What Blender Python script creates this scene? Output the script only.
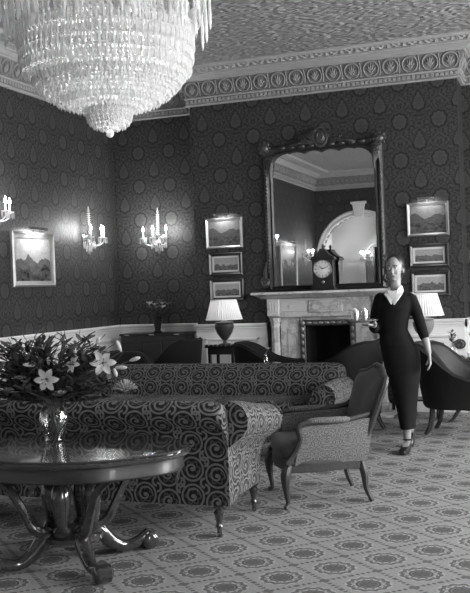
import bpy, math, random
from math import sin, cos, pi, radians, sqrt, atan2
from mathutils import Vector, Matrix
random.seed(7)
S = bpy.context.scene
COL = S.collection
for o in list(bpy.data.objects): bpy.data.objects.remove(o)

# ------------------------------------------------------------------ camera
F = 920.0; CAMH = 1.54; CX, CY = 235.0, 296.5
YAW = radians(20); PITCH = radians(-0.47); ROLL = math.atan(0.037)
CAM = Vector((0, 0, CAMH))
FW = Vector((-sin(YAW)*cos(PITCH), cos(YAW)*cos(PITCH), sin(PITCH)))
_r0 = Vector((cos(YAW), sin(YAW), 0)); _u0 = _r0.cross(FW)
RT = _r0*cos(ROLL) - _u0*sin(ROLL); UP = _u0*cos(ROLL) + _r0*sin(ROLL)
cd = bpy.data.cameras.new('camera'); cam = bpy.data.objects.new('camera', cd); COL.objects.link(cam)
m = Matrix.Identity(4)
for i in range(3):
    m[i][0] = RT[i]; m[i][1] = UP[i]; m[i][2] = -FW[i]; m[i][3] = CAM[i]
cam.matrix_world = m
cd.sensor_fit = 'VERTICAL'; cd.sensor_height = 24; cd.lens = 24*F/593.0
cd.clip_start = 0.05; cd.clip_end = 200
S.camera = cam
def ray(px, py): return FW + RT*((px-CX)/F) - UP*((py-CY)/F)
def onz(px, py, z=0.0): d = ray(px, py); return CAM + d*((z-CAMH)/d.z)
def onx(px, py, x): d = ray(px, py); return CAM + d*(x/d.x)
def ony(px, py, y): d = ray(px, py); return CAM + d*(y/d.y)

# ------------------------------------------------------------------ world, exposure
w = bpy.data.worlds.new('overcast_sky'); S.world = w; w.use_nodes = True
bg = w.node_tree.nodes['Background']; bg.inputs[0].default_value = (1, 1, 1, 1); bg.inputs[1].default_value = 13.0
S.view_settings.view_transform = 'Standard'; S.view_settings.look = 'None'
S.view_settings.gamma = 1.0; S.view_settings.use_curve_mapping = False
S.view_settings.exposure = 1.4
try:
    S.cycles.use_denoising = True; S.cycles.max_bounces = 8; S.cycles.diffuse_bounces = 5; S.cycles.glossy_bounces = 4
    S.cycles.transparent_max_bounces = 12; S.cycles.caustics_reflective = False; S.cycles.caustics_refractive = False
    S.cycles.sample_clamp_indirect = 4.0
except Exception: pass

# room numbers (metres)
XL, XR, YR, YA, YB = -5.9, 3.0, -0.35, 11.48, 11.0      # left, right, rear, alcove wall, chimney breast
BX0, BX1 = -4.53, -1.16                                  # chimney breast edges
ZD, ZC, ZT = 1.10, 3.90, 4.30                            # dado top, cornice foot, ceiling
WINS = [(-.1, 1.2), (4.9, 6.6), (8.1, 9.8)]; WZ0, WZ1 = 0.55, 3.45
for i, (a, b) in enumerate(WINS):                        # sampling portals filling the window openings
    ld = bpy.data.lights.new('window_portal', 'AREA'); ld.shape = 'RECTANGLE'; ld.size = b-a; ld.size_y = WZ1-WZ0
    ld.cycles.is_portal = True
    lo = bpy.data.objects.new('window_portal', ld); COL.objects.link(lo)
    lo.location = (XR+0.11, (a+b)/2, (WZ0+WZ1)/2); lo.rotation_euler = (pi/2, 0, pi/2)

# ------------------------------------------------------------------ node expression helper
class X:
    def __init__(s, nt, k): s.nt, s.k = nt, k
    def op(s, o, b=None, c=None):
        n = s.nt.nodes.new('ShaderNodeMath'); n.operation = o
        for i, v in enumerate((s, b, c)):
            if v is None: continue
            if isinstance(v, X): s.nt.links.new(v.k, n.inputs[i])
            else: n.inputs[i].default_value = v
        return X(s.nt, n.outputs[0])
    def __add__(s, b): return s.op('ADD', b)
    __radd__ = __add__
    def __sub__(s, b): return s.op('SUBTRACT', b)
    def __rsub__(s, b): return (s*-1.0)+b
    def __mul__(s, b): return s.op('MULTIPLY', b)
    __rmul__ = __mul__
    def __truediv__(s, b): return s.op('DIVIDE', b)
    def fr(s): return s.op('FRACT')
    def ab(s): return s.op('ABSOLUTE')
    def fl(s): return s.op('FLOOR')
    def sn(s): return s.op('SINE')
    def cs(s): return s.op('COSINE')
    def sq(s): return s.op('SQRT')
    def lt(s, b): return s.op('LESS_THAN', b)
    def gt(s, b): return s.op('GREATER_THAN', b)
    def mn(s, b): return s.op('MINIMUM', b)
    def mx(s, b): return s.op('MAXIMUM', b)
    def at2(s, b): return s.op('ARCTAN2', b)
    def mix(s, a, b):            # a where s==0, b where s==1
        return (s*b) + ((1.0-s)*a)
    def step(s, lo, hi):
        n = s.nt.nodes.new('ShaderNodeMapRange'); n.interpolation_type = 'SMOOTHSTEP'
        s.nt.links.new(s.k, n.inputs[0]); n.inputs[1].default_value = lo; n.inputs[2].default_value = hi
        return X(s.nt, n.outputs[0])
    def band(s, lo, hi): return s.gt(lo)*s.lt(hi)

def newmat(name):
    mt = bpy.data.materials.new(name); mt.use_nodes = True
    nt = mt.node_tree; return mt, nt, nt.nodes['Principled BSDF']
def uv(nt):
    n = nt.nodes.new('ShaderNodeUVMap'); n.uv_map = 'UVMap'
    s = nt.nodes.new('ShaderNodeSeparateXYZ'); nt.links.new(n.outputs[0], s.inputs[0])
    return X(nt, s.outputs[0]), X(nt, s.outputs[1])
def objc(nt):
    n = nt.nodes.new('ShaderNodeTexCoord'); return n.outputs['Object']
def vec(nt, x, y, z=None):
    n = nt.nodes.new('ShaderNodeCombineXYZ')
    for i, v in enumerate((x, y, z)):
        if isinstance(v, X): nt.links.new(v.k, n.inputs[i])
        elif v is not None: n.inputs[i].default_value = v
    return n.outputs[0]
def noise(nt, v, sc, det=3, rough=.55):
    n = nt.nodes.new('ShaderNodeTexNoise'); n.inputs['Scale'].default_value = sc; n.inputs['Detail'].default_value = det
    n.inputs['Roughness'].default_value = rough; nt.links.new(v, n.inputs['Vector']); return X(nt, n.outputs[0])
def voro(nt, v, sc, feat='F1'):
    n = nt.nodes.new('ShaderNodeTexVoronoi'); n.feature = feat; n.inputs['Scale'].default_value = sc
    nt.links.new(v, n.inputs['Vector']); return X(nt, n.outputs[0])
def setcol(nt, p, val):
    c = nt.nodes.new('ShaderNodeCombineColor')
    for i in range(3): nt.links.new(val.k, c.inputs[i])
    nt.links.new(c.outputs[0], p.inputs['Base Color'])
def setbump(nt, p, val, strength=.3, dist=.01):
    b = nt.nodes.new('ShaderNodeBump'); b.inputs['Strength'].default_value = strength; b.inputs['Distance'].default_value = dist
    nt.links.new(val.k, b.inputs['Height']); nt.links.new(b.outputs[0], p.inputs['Normal'])
def P(name, col, rough=.5, metal=0.0, var=0.0, vs=8.0, bump=0.0, bs=40.0, spec=.5, coat=0.0, trans=0.0, sheen=0.0):
    mt, nt, p = newmat(name)
    p.inputs['Base Color'].default_value = (col, col, col, 1); p.inputs['Roughness'].default_value = rough
    p.inputs['Metallic'].default_value = metal; p.inputs['Specular IOR Level'].default_value = spec
    p.inputs['Coat Weight'].default_value = coat; p.inputs['Coat Roughness'].default_value = .06
    p.inputs['Sheen Weight'].default_value = sheen
    if var:
        n = noise(nt, objc(nt), vs, 4); setcol(nt, p, (n-.5)*(2.4*var*col)+col)
    if bump: setbump(nt, p, noise(nt, objc(nt), bs, 3), bump)
    if trans:
        out = nt.nodes['Material Output']; t = nt.nodes.new('ShaderNodeBsdfTranslucent'); t.inputs[0].default_value = (col, col, col, 1)
        mx = nt.nodes.new('ShaderNodeMixShader'); mx.inputs[0].default_value = trans
        nt.links.new(p.outputs[0], mx.inputs[1]); nt.links.new(t.outputs[0], mx.inputs[2]); nt.links.new(mx.outputs[0], out.inputs[0])
    return mt
def EM(name, strength):
    mt, nt, p = newmat(name); p.inputs['Emission Color'].default_value = (1, 1, 1, 1); p.inputs['Emission Strength'].default_value = strength
    return mt

# ---- patterned surfaces
def wallpaper():
    mt, nt, p = newmat('damask_wallpaper'); u, v = uv(nt); T = .46
    x = u/T; y = v/T
    mx_ = ((x+.5).fr()-.5).ab()
    fa = y.fr(); ay = fa-.5; by = (y+.5).fr()-.5; bx = .5-mx_
    # rounded and pointed medallions in alternate columns
    ra = ((mx_*mx_) + (ay*ay*.9)).sq() + (ay.mx(0.0)*mx_*-.25)
    rb = ((bx*(1.0+(by+.1).mx(0.0)*3.4)).op('POWER', 2.0) + (by*by*.62)).sq()
    wob = noise(nt, vec(nt, mx_, fa, 0), 16.0, 1.0)-.5
    ra = ra+wob*.06+((ay.at2(mx_))*10.0).cs()*.011; rb = rb+wob*.06+((by.at2(bx))*10.0).cs()*.011
    inA = ra.lt(.175); lnA = ra.band(.175, .225); inB = rb.lt(.175); lnB = rb.band(.175, .22)
    halo = (ra.band(.225, .27)+rb.band(.22, .262)).mn(1.0)
    n = noise(nt, vec(nt, mx_*1.0, fa, 0), 15.0, 2.0)
    fill = n.step(.47, .53)
    angA = ay.at2(mx_); angB = by.at2(bx)
    petA = ((angA*5.0).cs()*.035+.10-ra).gt(0.0); petB = ((angB*6.0).cs()*.03+.09-rb).gt(0.0)
    inner = (petA+petB).mn(1.0)
    base = fill.mix(.042, .014)
    base = halo.mix(base, .031)
    body = inner.mix(.045, .037)
    base = (inA+inB).mn(1.0).mix(base, body)
    base = (lnA+lnB).mn(1.0).mix(base, .0075)
    g = noise(nt, vec(nt, u, v, 0), 3.0, 2)
    setcol(nt, p, base*((g*.25)+.87))
    p.inputs['Roughness'].default_value = .55; p.inputs['Specular IOR Level'].default_value = .35
    return mt
def carpet():
    mt, nt, p = newmat('medallion_carpet'); u, v = uv(nt); A, Bp = .468, .450
    x = (u+1.019)/A; y = (v-5.094)/Bp
    fp = ((x+y)+.5).fr()-.5; fq = ((x-y)+.5).fr()-.5
    dx = (fp+fq)*(A/2); dy = (fp-fq)*(Bp/2)
    r = (dx*dx+dy*dy).sq(); th = dy.at2(dx)
    nz = noise(nt, vec(nt, u, v, 0), 60.0, 2); big = noise(nt, vec(nt, u, v, 0), 1.2, 2)
    c = (nz*.14)+.26
    speck = voro(nt, vec(nt, fp, fq, 0), 16.0).lt(.22); c = speck.mix(c, .24)
    edge = (fp.ab()).mx(fq.ab()); al = (fp.ab()).mn(fq.ab())
    dots = edge.gt(.462)*((al*62.0).sn()).gt(-.15); c = dots.mix(c, .135)
    cor = (fp.ab()+fq.ab()).gt(.90); c = cor.mix(c, .15)
    halo = r.lt(.122); c = halo.mix(c, (nz*.1)+.36)
    scal = (r-((th*12.0).cs()*.006)).band(.088, .112); c = scal.mix(c, .15)
    pet = r.band(.068, .088)*((th*12.0).cs()).gt(.35); c = pet.mix(c, .19)
    ring = r.lt(.066); c = ring.mix(c, .105)
    ring2 = r.band(.047, .054); c = ring2.mix(c, .22)
    core = r.lt(.043); c = core.mix(c, (((th*6.0).cs()*.02)+.13))
    setcol(nt, p, c*((big*.3)+.85)*.82)
    p.inputs['Roughness'].default_value = .95; p.inputs['Specular IOR Level'].default_value = .1
    setbump(nt, p, nz, .4, .004)
    return mt
def scroll_fabric(name, px, py, dark, light):
    mt, nt, p = newmat(name); u, v = uv(nt)
    x = u/px; col = x.fl(); par = (col*.5).fr()*2.0
    yy = v/py + par*.22
    fx = (x.fr()-.5)*px; fy = (yy.fr()-.5)*py
    r = (fx*fx+fy*fy).sq(); th = fy.at2(fx)/(2*pi)
    row = (yy.fl()*.5).fr()*2.0
    sg = 1.0-(((par+row).op('MODULO', 2.0))*2.0)
    R = min(px, py)/2
    ring = r.band(R*.80, R*.96)
    sp = (r/(R*.50) + th*sg + .25).fr()
    spiral = sp.lt(.30)*r.lt(R*.66)*r.gt(R*.18)
    dot = r.lt(R*.16)
    bud = ((((th*2*pi*6.0).cs()*.10)+.62)*R-r).band(0.0, R*.16)
    s2 = (((fx.ab()-px*.5)*(fx.ab()-px*.5)+(fy.ab()-py*.5)*(fy.ab()-py*.5)).sq()-R*.33).ab().lt(R*.09)
    arm = (fx*sg+fy).ab().lt(R*.10)*r.gt(R*.9)
    k = (ring+spiral+dot+s2+arm+bud*.35).mn(1.0)
    nz = noise(nt, vec(nt, u, v, 0), 180.0, 2)
    c = k.mix(dark, light)*((nz*.7)+.65)
    setcol(nt, p, c); p.inputs['Roughness'].default_value = .8; p.inputs['Sheen Weight'].default_value = .03
    p.inputs['Specular IOR Level'].default_value = .25
    setbump(nt, p, k, .25, .002)
    return mt
def small_damask(name, dark, light, sc):
    mt, nt, p = newmat(name); u, v = uv(nt)
    mu = ((u*6.5).fr()-.5).ab(); fv = ((v*6.5)).fr()
    n = noise(nt, vec(nt, mu, fv, 0), sc, 2); k = n.step(.47, .55)
    nz = noise(nt, vec(nt, u, v, 0), 220.0, 2)
    setcol(nt, p, k.mix(dark, light)*((nz*.8)+.6)); p.inputs['Roughness'].default_value = .75
    p.inputs['Specular IOR Level'].default_value = .3; p.inputs['Sheen Weight'].default_value = .1
    return mt
def plaster_relief():
    mt, nt, p = newmat('relief_plaster_ceiling'); u, v = uv(nt)
    a = voro(nt, vec(nt, u*1.0, v*2.6, 0), 5.0); b = noise(nt, vec(nt, u*1.0, v*3.0, 0), 14.0, 3)
    h = (a*14.0).sn()*.5 + b
    setcol(nt, p, (b*.10)+.25); p.inputs['Roughness'].default_value = .7
    setbump(nt, p, h, .9, .03); return mt
def wood(name, base, rough, coat):
    mt, nt, p = newmat(name)
    mp = nt.nodes.new('ShaderNodeMapping'); mp.inputs['Scale'].default_value = (1.5, 14, 14); nt.links.new(objc(nt), mp.inputs[0])
    n = noise(nt, mp.outputs[0], 3.0, 5); setcol(nt, p, (n*base*1.2)+base*.35)
    p.inputs['Roughness'].default_value = rough; p.inputs['Coat Weight'].default_value = coat; p.inputs['Coat Roughness'].default_value = .04
    return mt
def marble():
    mt, nt, p = newmat('veined_marble'); n = noise(nt, objc(nt), 2.4, 6, .7)
    vein = (n-.5).ab().step(0.0, .05); setcol(nt, p, vein.mix(.30, .50)+(noise(nt, objc(nt), 9.0, 3)*.10))
    p.inputs['Roughness'].default_value = .3; return mt
def landscape(name, seed, horizon, sky, land):
    mt, nt, p = newmat(name); u, v = uv(nt)
    n = noise(nt, vec(nt, u*1.0+seed, v*1.7, 0), 5.0, 6, .65)
    r1 = (noise(nt, vec(nt, u+seed*2.0, 0, 0), 2.2, 2)-.5)*.75; r2 = (noise(nt, vec(nt, u+seed*5.0, 0, 0), 1.8, 3, .5)-.5)*.9
    far = (v-r1).lt(horizon); near = (v-r2).lt(horizon-.24)
    g = (n*.7+.55)*sky
    g = far.mix(g, (n*.9+.1)*(sky*.35+land*.5))
    g = near.mix(g, ((n*2.6)-.75)*land)
    fine = noise(nt, vec(nt, u+seed, v, 0), 22.0, 3); g = g*((fine*.7)+.65)
    setcol(nt, p, g.mx(.010)); p.inputs['Roughness'].default_value = .25; return mt
def windowglass():
    mt, nt, p = newmat('clear_pane'); out = nt.nodes['Material Output']
    t = nt.nodes.new('ShaderNodeBsdfTransparent'); g = nt.nodes.new('ShaderNodeBsdfGlossy'); g.inputs['Roughness'].default_value = .02
    mx = nt.nodes.new('ShaderNodeMixShader'); mx.inputs[0].default_value = .07
    nt.links.new(t.outputs[0], mx.inputs[1]); nt.links.new(g.outputs[0], mx.inputs[2]); nt.links.new(mx.outputs[0], out.inputs[0]); return mt
def cutglass(name, op=.55):
    mt, nt, p = newmat(name); out = nt.nodes['Material Output']
    p.inputs['Base Color'].default_value = (.85, .85, .85, 1); p.inputs['Roughness'].default_value = .08
    t = nt.nodes.new('ShaderNodeBsdfTransparent'); t.inputs[0].default_value = (.92, .92, .92, 1)
    g = nt.nodes.new('ShaderNodeBsdfGlossy'); g.inputs['Roughness'].default_value = .05
    lw = nt.nodes.new('ShaderNodeLayerWeight'); lw.inputs[0].default_value = op
    mx = nt.nodes.new('ShaderNodeMixShader'); nt.links.new(lw.outputs['Facing'], mx.inputs[0])
    nt.links.new(t.outputs[0], mx.inputs[1]); nt.links.new(g.outputs[0], mx.inputs[2]); nt.links.new(mx.outputs[0], out.inputs[0]); return mt
def mirrorglass():
    mt, nt, p = newmat('mirror_silvering'); p.inputs['Base Color'].default_value = (.8, .8, .8, 1)
    p.inputs['Metallic'].default_value = 1; p.inputs['Roughness'].default_value = .012; return mt

K = dict(
    paper=wallpaper(), carpet=carpet(), ceil=plaster_relief(), plaster=P('cornice_plaster', .29, .7, var=.15, vs=5),
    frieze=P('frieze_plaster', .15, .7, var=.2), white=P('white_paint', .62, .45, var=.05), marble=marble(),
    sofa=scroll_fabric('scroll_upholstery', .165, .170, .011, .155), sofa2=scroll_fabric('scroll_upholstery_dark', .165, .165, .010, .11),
    berg=small_damask('damask_upholstery', .085, .19, 16.0), bergseat=P('plain_seat_velvet', .055, .8, var=.25, vs=6, sheen=.1),
    walnut=wood('carved_walnut', .03, .5, .0), mahog2=wood('mahogany_apron', .022, .42, .1), mahog=wood('polished_mahogany', .035, .16, 1.0), ebony=P('black_lacquer', .007, .35, coat=.1),
    velvet=P('dark_velvet', .008, .85, var=.2, spec=.2), leather=P('dark_leather', .006, .6, var=.2, bump=.15, bs=60),
    gilt=P('tarnished_gilt', .11, .38, .75, var=.35, vs=25, bump=.4, bs=50), giltdark=P('dark_carved_gilt', .045, .42, .5, var=.4, vs=25, bump=.4, bs=60),
    giltlight=P('pale_gilt', .24, .4, .5, var=.2, vs=20), darkframe=P('dark_frame_wood', .02, .35, var=.2), mount=P('cream_mount', .5, .8),
    mirror=mirrorglass(), crystal=P('cut_crystal', .80, .10, var=.4, vs=45, trans=.42), brass=P('aged_brass', .35, .25, .9),
    bulb=EM('lit_bulb', 18.0), softbulb=EM('dim_bulb', 3.0), candle=P('candle_sleeve', .7, .5), shade=P('pleated_silk_shade', .7, .8, trans=.4),
    urn=P('dark_urn_ceramic', .035, .3, var=.3), urnpale=P('grey_urn_ceramic', .16, .3, var=.2), black=P('soot_black', .006, .9), iron=P('cast_iron', .03, .4, .6),
    skin=P('skin', .26, .5), hair=P('dark_hair', .015, .4), suit=P('dark_cloth', .006, .9, var=.2, spec=.2), shirt=P('white_cotton', .7, .7), shoe=P('black_shoe_leather', .012, .3),
    glass=cutglass('vase_glass', .5), pane=windowglass(), sglass=P('sconce_crystal', .42, .12, var=.4, vs=60, trans=.35), lily=P('lily_petal', .6, .5, trans=.25), leaf=P('dark_leaf', .06, .45, var=.6, vs=12), stem=P('green_stem', .06, .6),
    berry=P('bud_cluster', .25, .6, var=.4, vs=40), rose=P('dark_petal', .14, .6, var=.3, vs=15), pollen=P('anther', .08, .7), china=P('white_china', .75, .2), silver=P('silver_plate', .6, .15, .95),
    curtain=P('dark_curtain', .04, .8, var=.2), dial=P('clock_dial', .55, .35), ink=P('black_ink', .01, .5), soil=P('dark_stuff', .03, .9), rosette=P('dark_openwork', .06, .5, .3))

# ------------------------------------------------------------------ mesh builder
class B:
    def __init__(s): s.v = []; s.f = []; s.uv = {}; s.T = Matrix.Identity(4)
    def at(s, loc=(0, 0, 0), rot=(0, 0, 0), sc=1.0):
        from mathutils import Euler
        s.T = Matrix.Translation(loc) @ Euler(rot).to_matrix().to_4x4() @ Matrix.Diagonal((sc, sc, sc, 1) if not hasattr(sc, '__len__') else (*sc, 1)); return s
    def add(s, vs, fs):
        n = len(s.v); s.v += [tuple(s.T @ Vector(q)) for q in vs]; s.f += [tuple(n+i for i in q) for q in fs]; return s
    def loft(s, rings, cap=True, loop=True, capend=True, uvs=None):
        n = len(rings[0]); vs = [q for r in rings for q in r]; fs = []
        k = n if loop else n-1; base = len(s.f)
        for i in range(len(rings)-1):
            for j in range(k):
                fs.append((i*n+j, i*n+(j+1) % n, (i+1)*n+(j+1) % n, (i+1)*n+j))
                if uvs: s.uv[base+len(fs)-1] = [uvs[i][j], uvs[i][j+1], uvs[i+1][j+1], uvs[i+1][j]]
        if cap and loop: fs.append(tuple(reversed(range(n))))
        if cap and loop and capend: fs.append(tuple((len(rings)-1)*n+j for j in range(n)))
        return s.add(vs, fs)
    def box(s, c, d, bev=0.0):
        x, y, z = (q/2 for q in d); b = min(bev, x*.98, y*.98, z*.98)
        def rect(i, zz):
            X_, Y_ = x-i, y-i; e = b*.6 if b else 0
            if not b: return [(c[0]+a, c[1]+q, c[2]+zz) for a, q in ((-X_, -Y_), (X_, -Y_), (X_, Y_), (-X_, Y_))]
            return [(c[0]+a, c[1]+q, c[2]+zz) for a, q in ((-X_+e, -Y_), (X_-e, -Y_), (X_, -Y_+e), (X_, Y_-e), (X_-e, Y_), (-X_+e, Y_), (-X_, Y_-e), (-X_, -Y_+e))]
        return s.loft([rect(0, -z), rect(0, z)] if not b else [rect(b, -z), rect(0, -z+b), rect(0, z-b), rect(b, z)])
    def prism(s, out, z0, z1): return s.loft([[(a, b, z0) for a, b in out], [(a, b, z1) for a, b in out]])
    def slab(s, out, y0, y1): return s.loft([[(a, y1, b) for a, b in out], [(a, y0, b) for a, b in out]])
    def lathe(s, prof, n=16, c=(0, 0, 0), rip=0.0, nrip=0):
        rings = [[(c[0]+(r*(1+rip*cos(nrip*2*pi*j/n)))*cos(2*pi*j/n), c[1]+(r*(1+rip*cos(nrip*2*pi*j/n)))*sin(2*pi*j/n), c[2]+z) for j in range(n)] for r, z in prof]
        return s.loft(rings)
    def tube(s, pts, r, n=8, cap=True, flat=1.0):
        pts = [Vector(q) for q in pts]; rs = r if hasattr(r, '__len__') else [r]*len(pts)
        t0 = (pts[1]-pts[0]).normalized(); a = Vector((0, 0, 1)) if abs(t0.z) < .9 else Vector((1, 0, 0))
        nn = (a-t0*a.dot(t0)).normalized(); rings = []
        for i, q in enumerate(pts):
            t = (pts[min(i+1, len(pts)-1)]-pts[max(i-1, 0)]).normalized()
            nn = (nn-t*nn.dot(t)).normalized(); bb = t.cross(nn)
            rings.append([tuple(q+(nn*cos(2*pi*j/n)*flat+bb*sin(2*pi*j/n))*rs[i]) for j in range(n)])
        return s.loft(rings, cap)
    def ball(s, c, r, n=10, m_=7):
        r = r if hasattr(r, '__len__') else (r, r, r)
        rings = [[(c[0]+r[0]*sin(pi*i/m_)*cos(2*pi*j/n), c[1]+r[1]*sin(pi*i/m_)*sin(2*pi*j/n), c[2]-r[2]*cos(pi*i/m_)) for j in range(n)] for i in range(1, m_)]
        rings = [[(c[0]+(q[0]-c[0])*.12, c[1]+(q[1]-c[1])*.12, c[2]-r[2]) for q in rings[0]]]+rings+[[(c[0]+(q[0]-c[0])*.12, c[1]+(q[1]-c[1])*.12, c[2]+r[2]) for q in rings[-1]]]
        return s.loft(rings)
    def sheet(s, rows, th=0.0):
        n = len(rows[0]); vs = [q for r in rows for q in r]
        return s.add(vs, [(i*n+j, i*n+j+1, (i+1)*n+j+1, (i+1)*n+j) for i in range(len(rows)-1) for j in range(n-1)])
    def mesh(s, name, mat, smooth=40):
        me = bpy.data.meshes.new(name); me.from_pydata(s.v, [], s.f)
        ul = me.uv_layers.new(name='UVMap'); data = ul.data
        for p in me.polygons:
            ex = s.uv.get(p.index)
            nx, ny, nz = (abs(q) for q in p.normal)
            for k, li in enumerate(p.loop_indices):
                if ex: data[li].uv = ex[k]
                else:
                    q = me.vertices[me.loops[li].vertex_index].co
                    data[li].uv = (q.x, q.y) if nz >= nx and nz >= ny else ((q.x, q.z) if ny >= nx else (q.y, q.z))
        me.materials.append(mat)
        if smooth:
            me.polygons.foreach_set('use_smooth', [True]*len(me.polygons)); me.set_sharp_from_angle(angle=radians(smooth))
        me.update(); return me
def tag(o, label=None, cat=None, group=None, kind=None):
    if label: o['label'] = label
    if cat: o['category'] = cat
    if group: o['group'] = group
    if kind: o['kind'] = kind
    return o
def link(name, me, parent=None, loc=None, rot=None):
    o = bpy.data.objects.new(name, me); COL.objects.link(o)
    if parent: o.parent = parent
    if loc is not None: o.location = loc
    if rot is not None: o.rotation_euler = rot
    return o
def O(name, b, mat, parent=None, smooth=40, **kw):
    me = b.mesh(name, K[mat] if isinstance(mat, str) else mat, smooth); return tag(link(name, me, parent), **kw)
def E(name, loc, rz=0.0, label=None, cat=None, group=None, kind=None):
    o = bpy.data.objects.new(name, None); COL.objects.link(o); o.location = loc; o.rotation_euler = (0, 0, rz); o.empty_display_size = .1
    return tag(o, label, cat, group, kind)
def copy_tree(o, parent=None):
    c = o.copy(); COL.objects.link(c); c.parent = parent
    for ch in list(o.children): copy_tree(ch, c)
    return c
def lamp_point(name, parent, loc, power, r=.03):
    ld = bpy.data.lights.new(name, 'POINT'); ld.energy = power; ld.shadow_soft_size = r
    return link(name, ld, parent, loc)
def sm(a, b, x):
    t = max(0, min(1, (x-a)/(b-a))); return t*t*(3-2*t)
def lerp(a, b, t): return a+(b-a)*t
def interp(tab, x):
    for (a, p), (b, q) in zip(tab, tab[1:]):
        if x <= b: return lerp(p, q, max(0, min(1, (x-a)/(b-a))))
    return tab[-1][1]
def smooth_path(pts, n=6):
    pts = [Vector(q) for q in pts]; out = []
    for i in range(len(pts)-1):
        p0 = pts[max(i-1, 0)]; p1 = pts[i]; p2 = pts[i+1]; p3 = pts[min(i+2, len(pts)-1)]
        for k in range(n):
            t = k/n; out.append(.5*((2*p1)+(-p0+p2)*t+(2*p0-5*p1+4*p2-p3)*t*t+(-p0+3*p1-3*p2+p3)*t**3))
    return out+[pts[-1]]

# ------------------------------------------------------------------ room shell
tw = .14
b = B().box(((XL+XR)/2, (YA+YR)/2, -.05), (XR-XL+.4, YA-YR+.4, .1)); O('floor', b, 'carpet', kind='structure')
b = B().box(((XL+XR)/2, (YA+YR)/2, ZT+.05), (XR-XL+.4, YA-YR+.4, .1)); O('ceiling', b, 'ceil', kind='structure')
b = B().box((XL-tw/2, (YA+YR)/2, ZT/2), (tw, YA-YR+2*tw, ZT)); O('wall_left', b, 'paper', kind='structure')
b = B().box(((XL+XR)/2, YA+tw/2, ZT/2), (XR-XL, tw, ZT)); O('wall_back', b, 'paper', kind='structure')
# chimney breast with a firebox hollow
_l, _r = ony(250.5, 293, 10.68), ony(395.5, 288, 10.68); FC = (_l.x+_r.x)/2      # fireplace centre from the shelf ends
b = B()
fb = (FC-.30, FC+.30, 1.06)
b.box(((BX0+fb[0])/2, (YB+YA)/2, ZT/2), (fb[0]-BX0, YA-YB, ZT)); b.box(((BX1+fb[1])/2, (YB+YA)/2, ZT/2), (BX1-fb[1], YA-YB, ZT))
b.box((FC, (YB+YA)/2, (ZT+fb[2])/2), (fb[1]-fb[0], YA-YB, ZT-fb[2])); O('wall_chimney_breast', b, 'paper', kind='structure', smooth=0)
# right wall with three tall windows
b = B(); ys = [YR-tw]+[q for ab in WINS for q in ab]+[YA+tw]
for i in range(0, len(ys), 2): b.box((XR+tw/2, (ys[i]+ys[i+1])/2, ZT/2), (tw, ys[i+1]-ys[i], ZT))
for a, c in WINS:
    b.box((XR+tw/2, (a+c)/2, WZ0/2), (tw, c-a, WZ0)); b.box((XR+tw/2, (a+c)/2, (WZ1+ZT)/2), (tw, c-a, ZT-WZ1))
O('wall_right', b, 'paper', kind='structure', smooth=0)
for i, (a, c) in enumerate(WINS):
    wn = E('window_%d' % (i+1), (XR, (a+c)/2, WZ0), kind='structure'); W_ = c-a; H_ = WZ1-WZ0
    f = B()
    for yy in (-W_/2+.03, W_/2-.03): f.box((.07, yy, H_/2), (.1, .06, H_))
    for zz in (.03, H_/2, H_-.03): f.box((.07, 0, zz), (.1, W_, .06))
    O('window_frame', f, 'white', wn)
    for cx_ in (-1, 0, 1):
        for rz_ in range(4):
            O('pane', B().box((.07, cx_*(W_-.12)/3, .06+(rz_+.5)*(H_-.12)/4), (.006, (W_-.12)/3-.02, (H_-.12)/4-.02)), 'pane', wn)
    f = B()
    for yy in (-(W_-.12)/6, (W_-.12)/6): f.box((.07, yy, H_/2), (.04, .025, H_-.1))
    for zz in (1, 3): f.box((.07, 0, .06+zz*(H_-.12)/4), (.04, W_-.1, .025))
    O('glazing_bars', f, 'white', wn)
    cu = B()
    for sgn in (-1, 1):
        rows = []
        for zz in (-.4, H_*.5, H_+.15): rows.append([(-.10-.035*sin(j*1.9), sgn*(W_/2+.30-.024*j), zz) for j in range(15)])
        cu.sheet(rows)
    cu_o = O('curtain', cu, 'curtain', wn)
# rear wall with the arched opening that the mirror shows, and the white vestibule behind it
AC, AR, AZ, AD = -4.79, .95, 2.27, 1.5
b = B(); b.box(((AC+AR+XR)/2, YR-tw/2, ZT/2), (XR-AC-AR, tw, ZT)); b.box(((XL+AC-AR)/2, YR-tw/2, ZT/2), (AC-AR-XL, tw, ZT))
arc = [(AC+AR*cos(pi*k/20), AZ+AR*sin(pi*k/20)) for k in range(21)]
for (x0, z0), (x1, z1) in zip(arc, arc[1:]):
    b.slab([(x1, z1), (x0, z0), (x0, ZT), (x1, ZT)], YR-tw, YR)
O('wall_rear', b, 'paper', kind='structure', smooth=0)
b = B(); b.box((AC-1.15, YR-AD/2-tw, 1.85), (.1, AD, 3.7)); b.box((AC+1.15, YR-AD/2-tw, 1.85), (.1, AD, 3.7)); b.box((AC, YR-AD-tw, 1.85), (2.4, .1, 3.7))
b.box((AC, YR-AD/2-tw, 3.65), (2.4, AD, .1)); b.box((AC, YR-AD/2-tw, -.05), (2.4, AD+.2, .1)); O('wall_vestibule', b, 'white', kind='structure', smooth=0)
ar = E('trim_arch', (AC, YR, 0), kind='structure')
b = B(); rin, rout = AR, AR+.15
ring = [[((r)*cos(pi*k/24), y, AZ+r*sin(pi*k/24)) for r, y in ((rin, -.1), (rin, .05), (rin+.04, .06), (rin+.07, .03), (rout-.03, .05), (rout, .03), (rout, 0))] for k in range(25)]
b.loft(ring, loop=False); O('archivolt', b, 'white', ar)
b = B()
for sg in (-1, 1):
    b.box((sg*(AR+.07), .02, AZ/2), (.16, .06, AZ), .01); b.box((sg*(AR+.05), .03, AZ), (.24, .10, .09), .015); b.box((sg*(AR+.07), .03, .12), (.2, .08, .24), .01)
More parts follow.
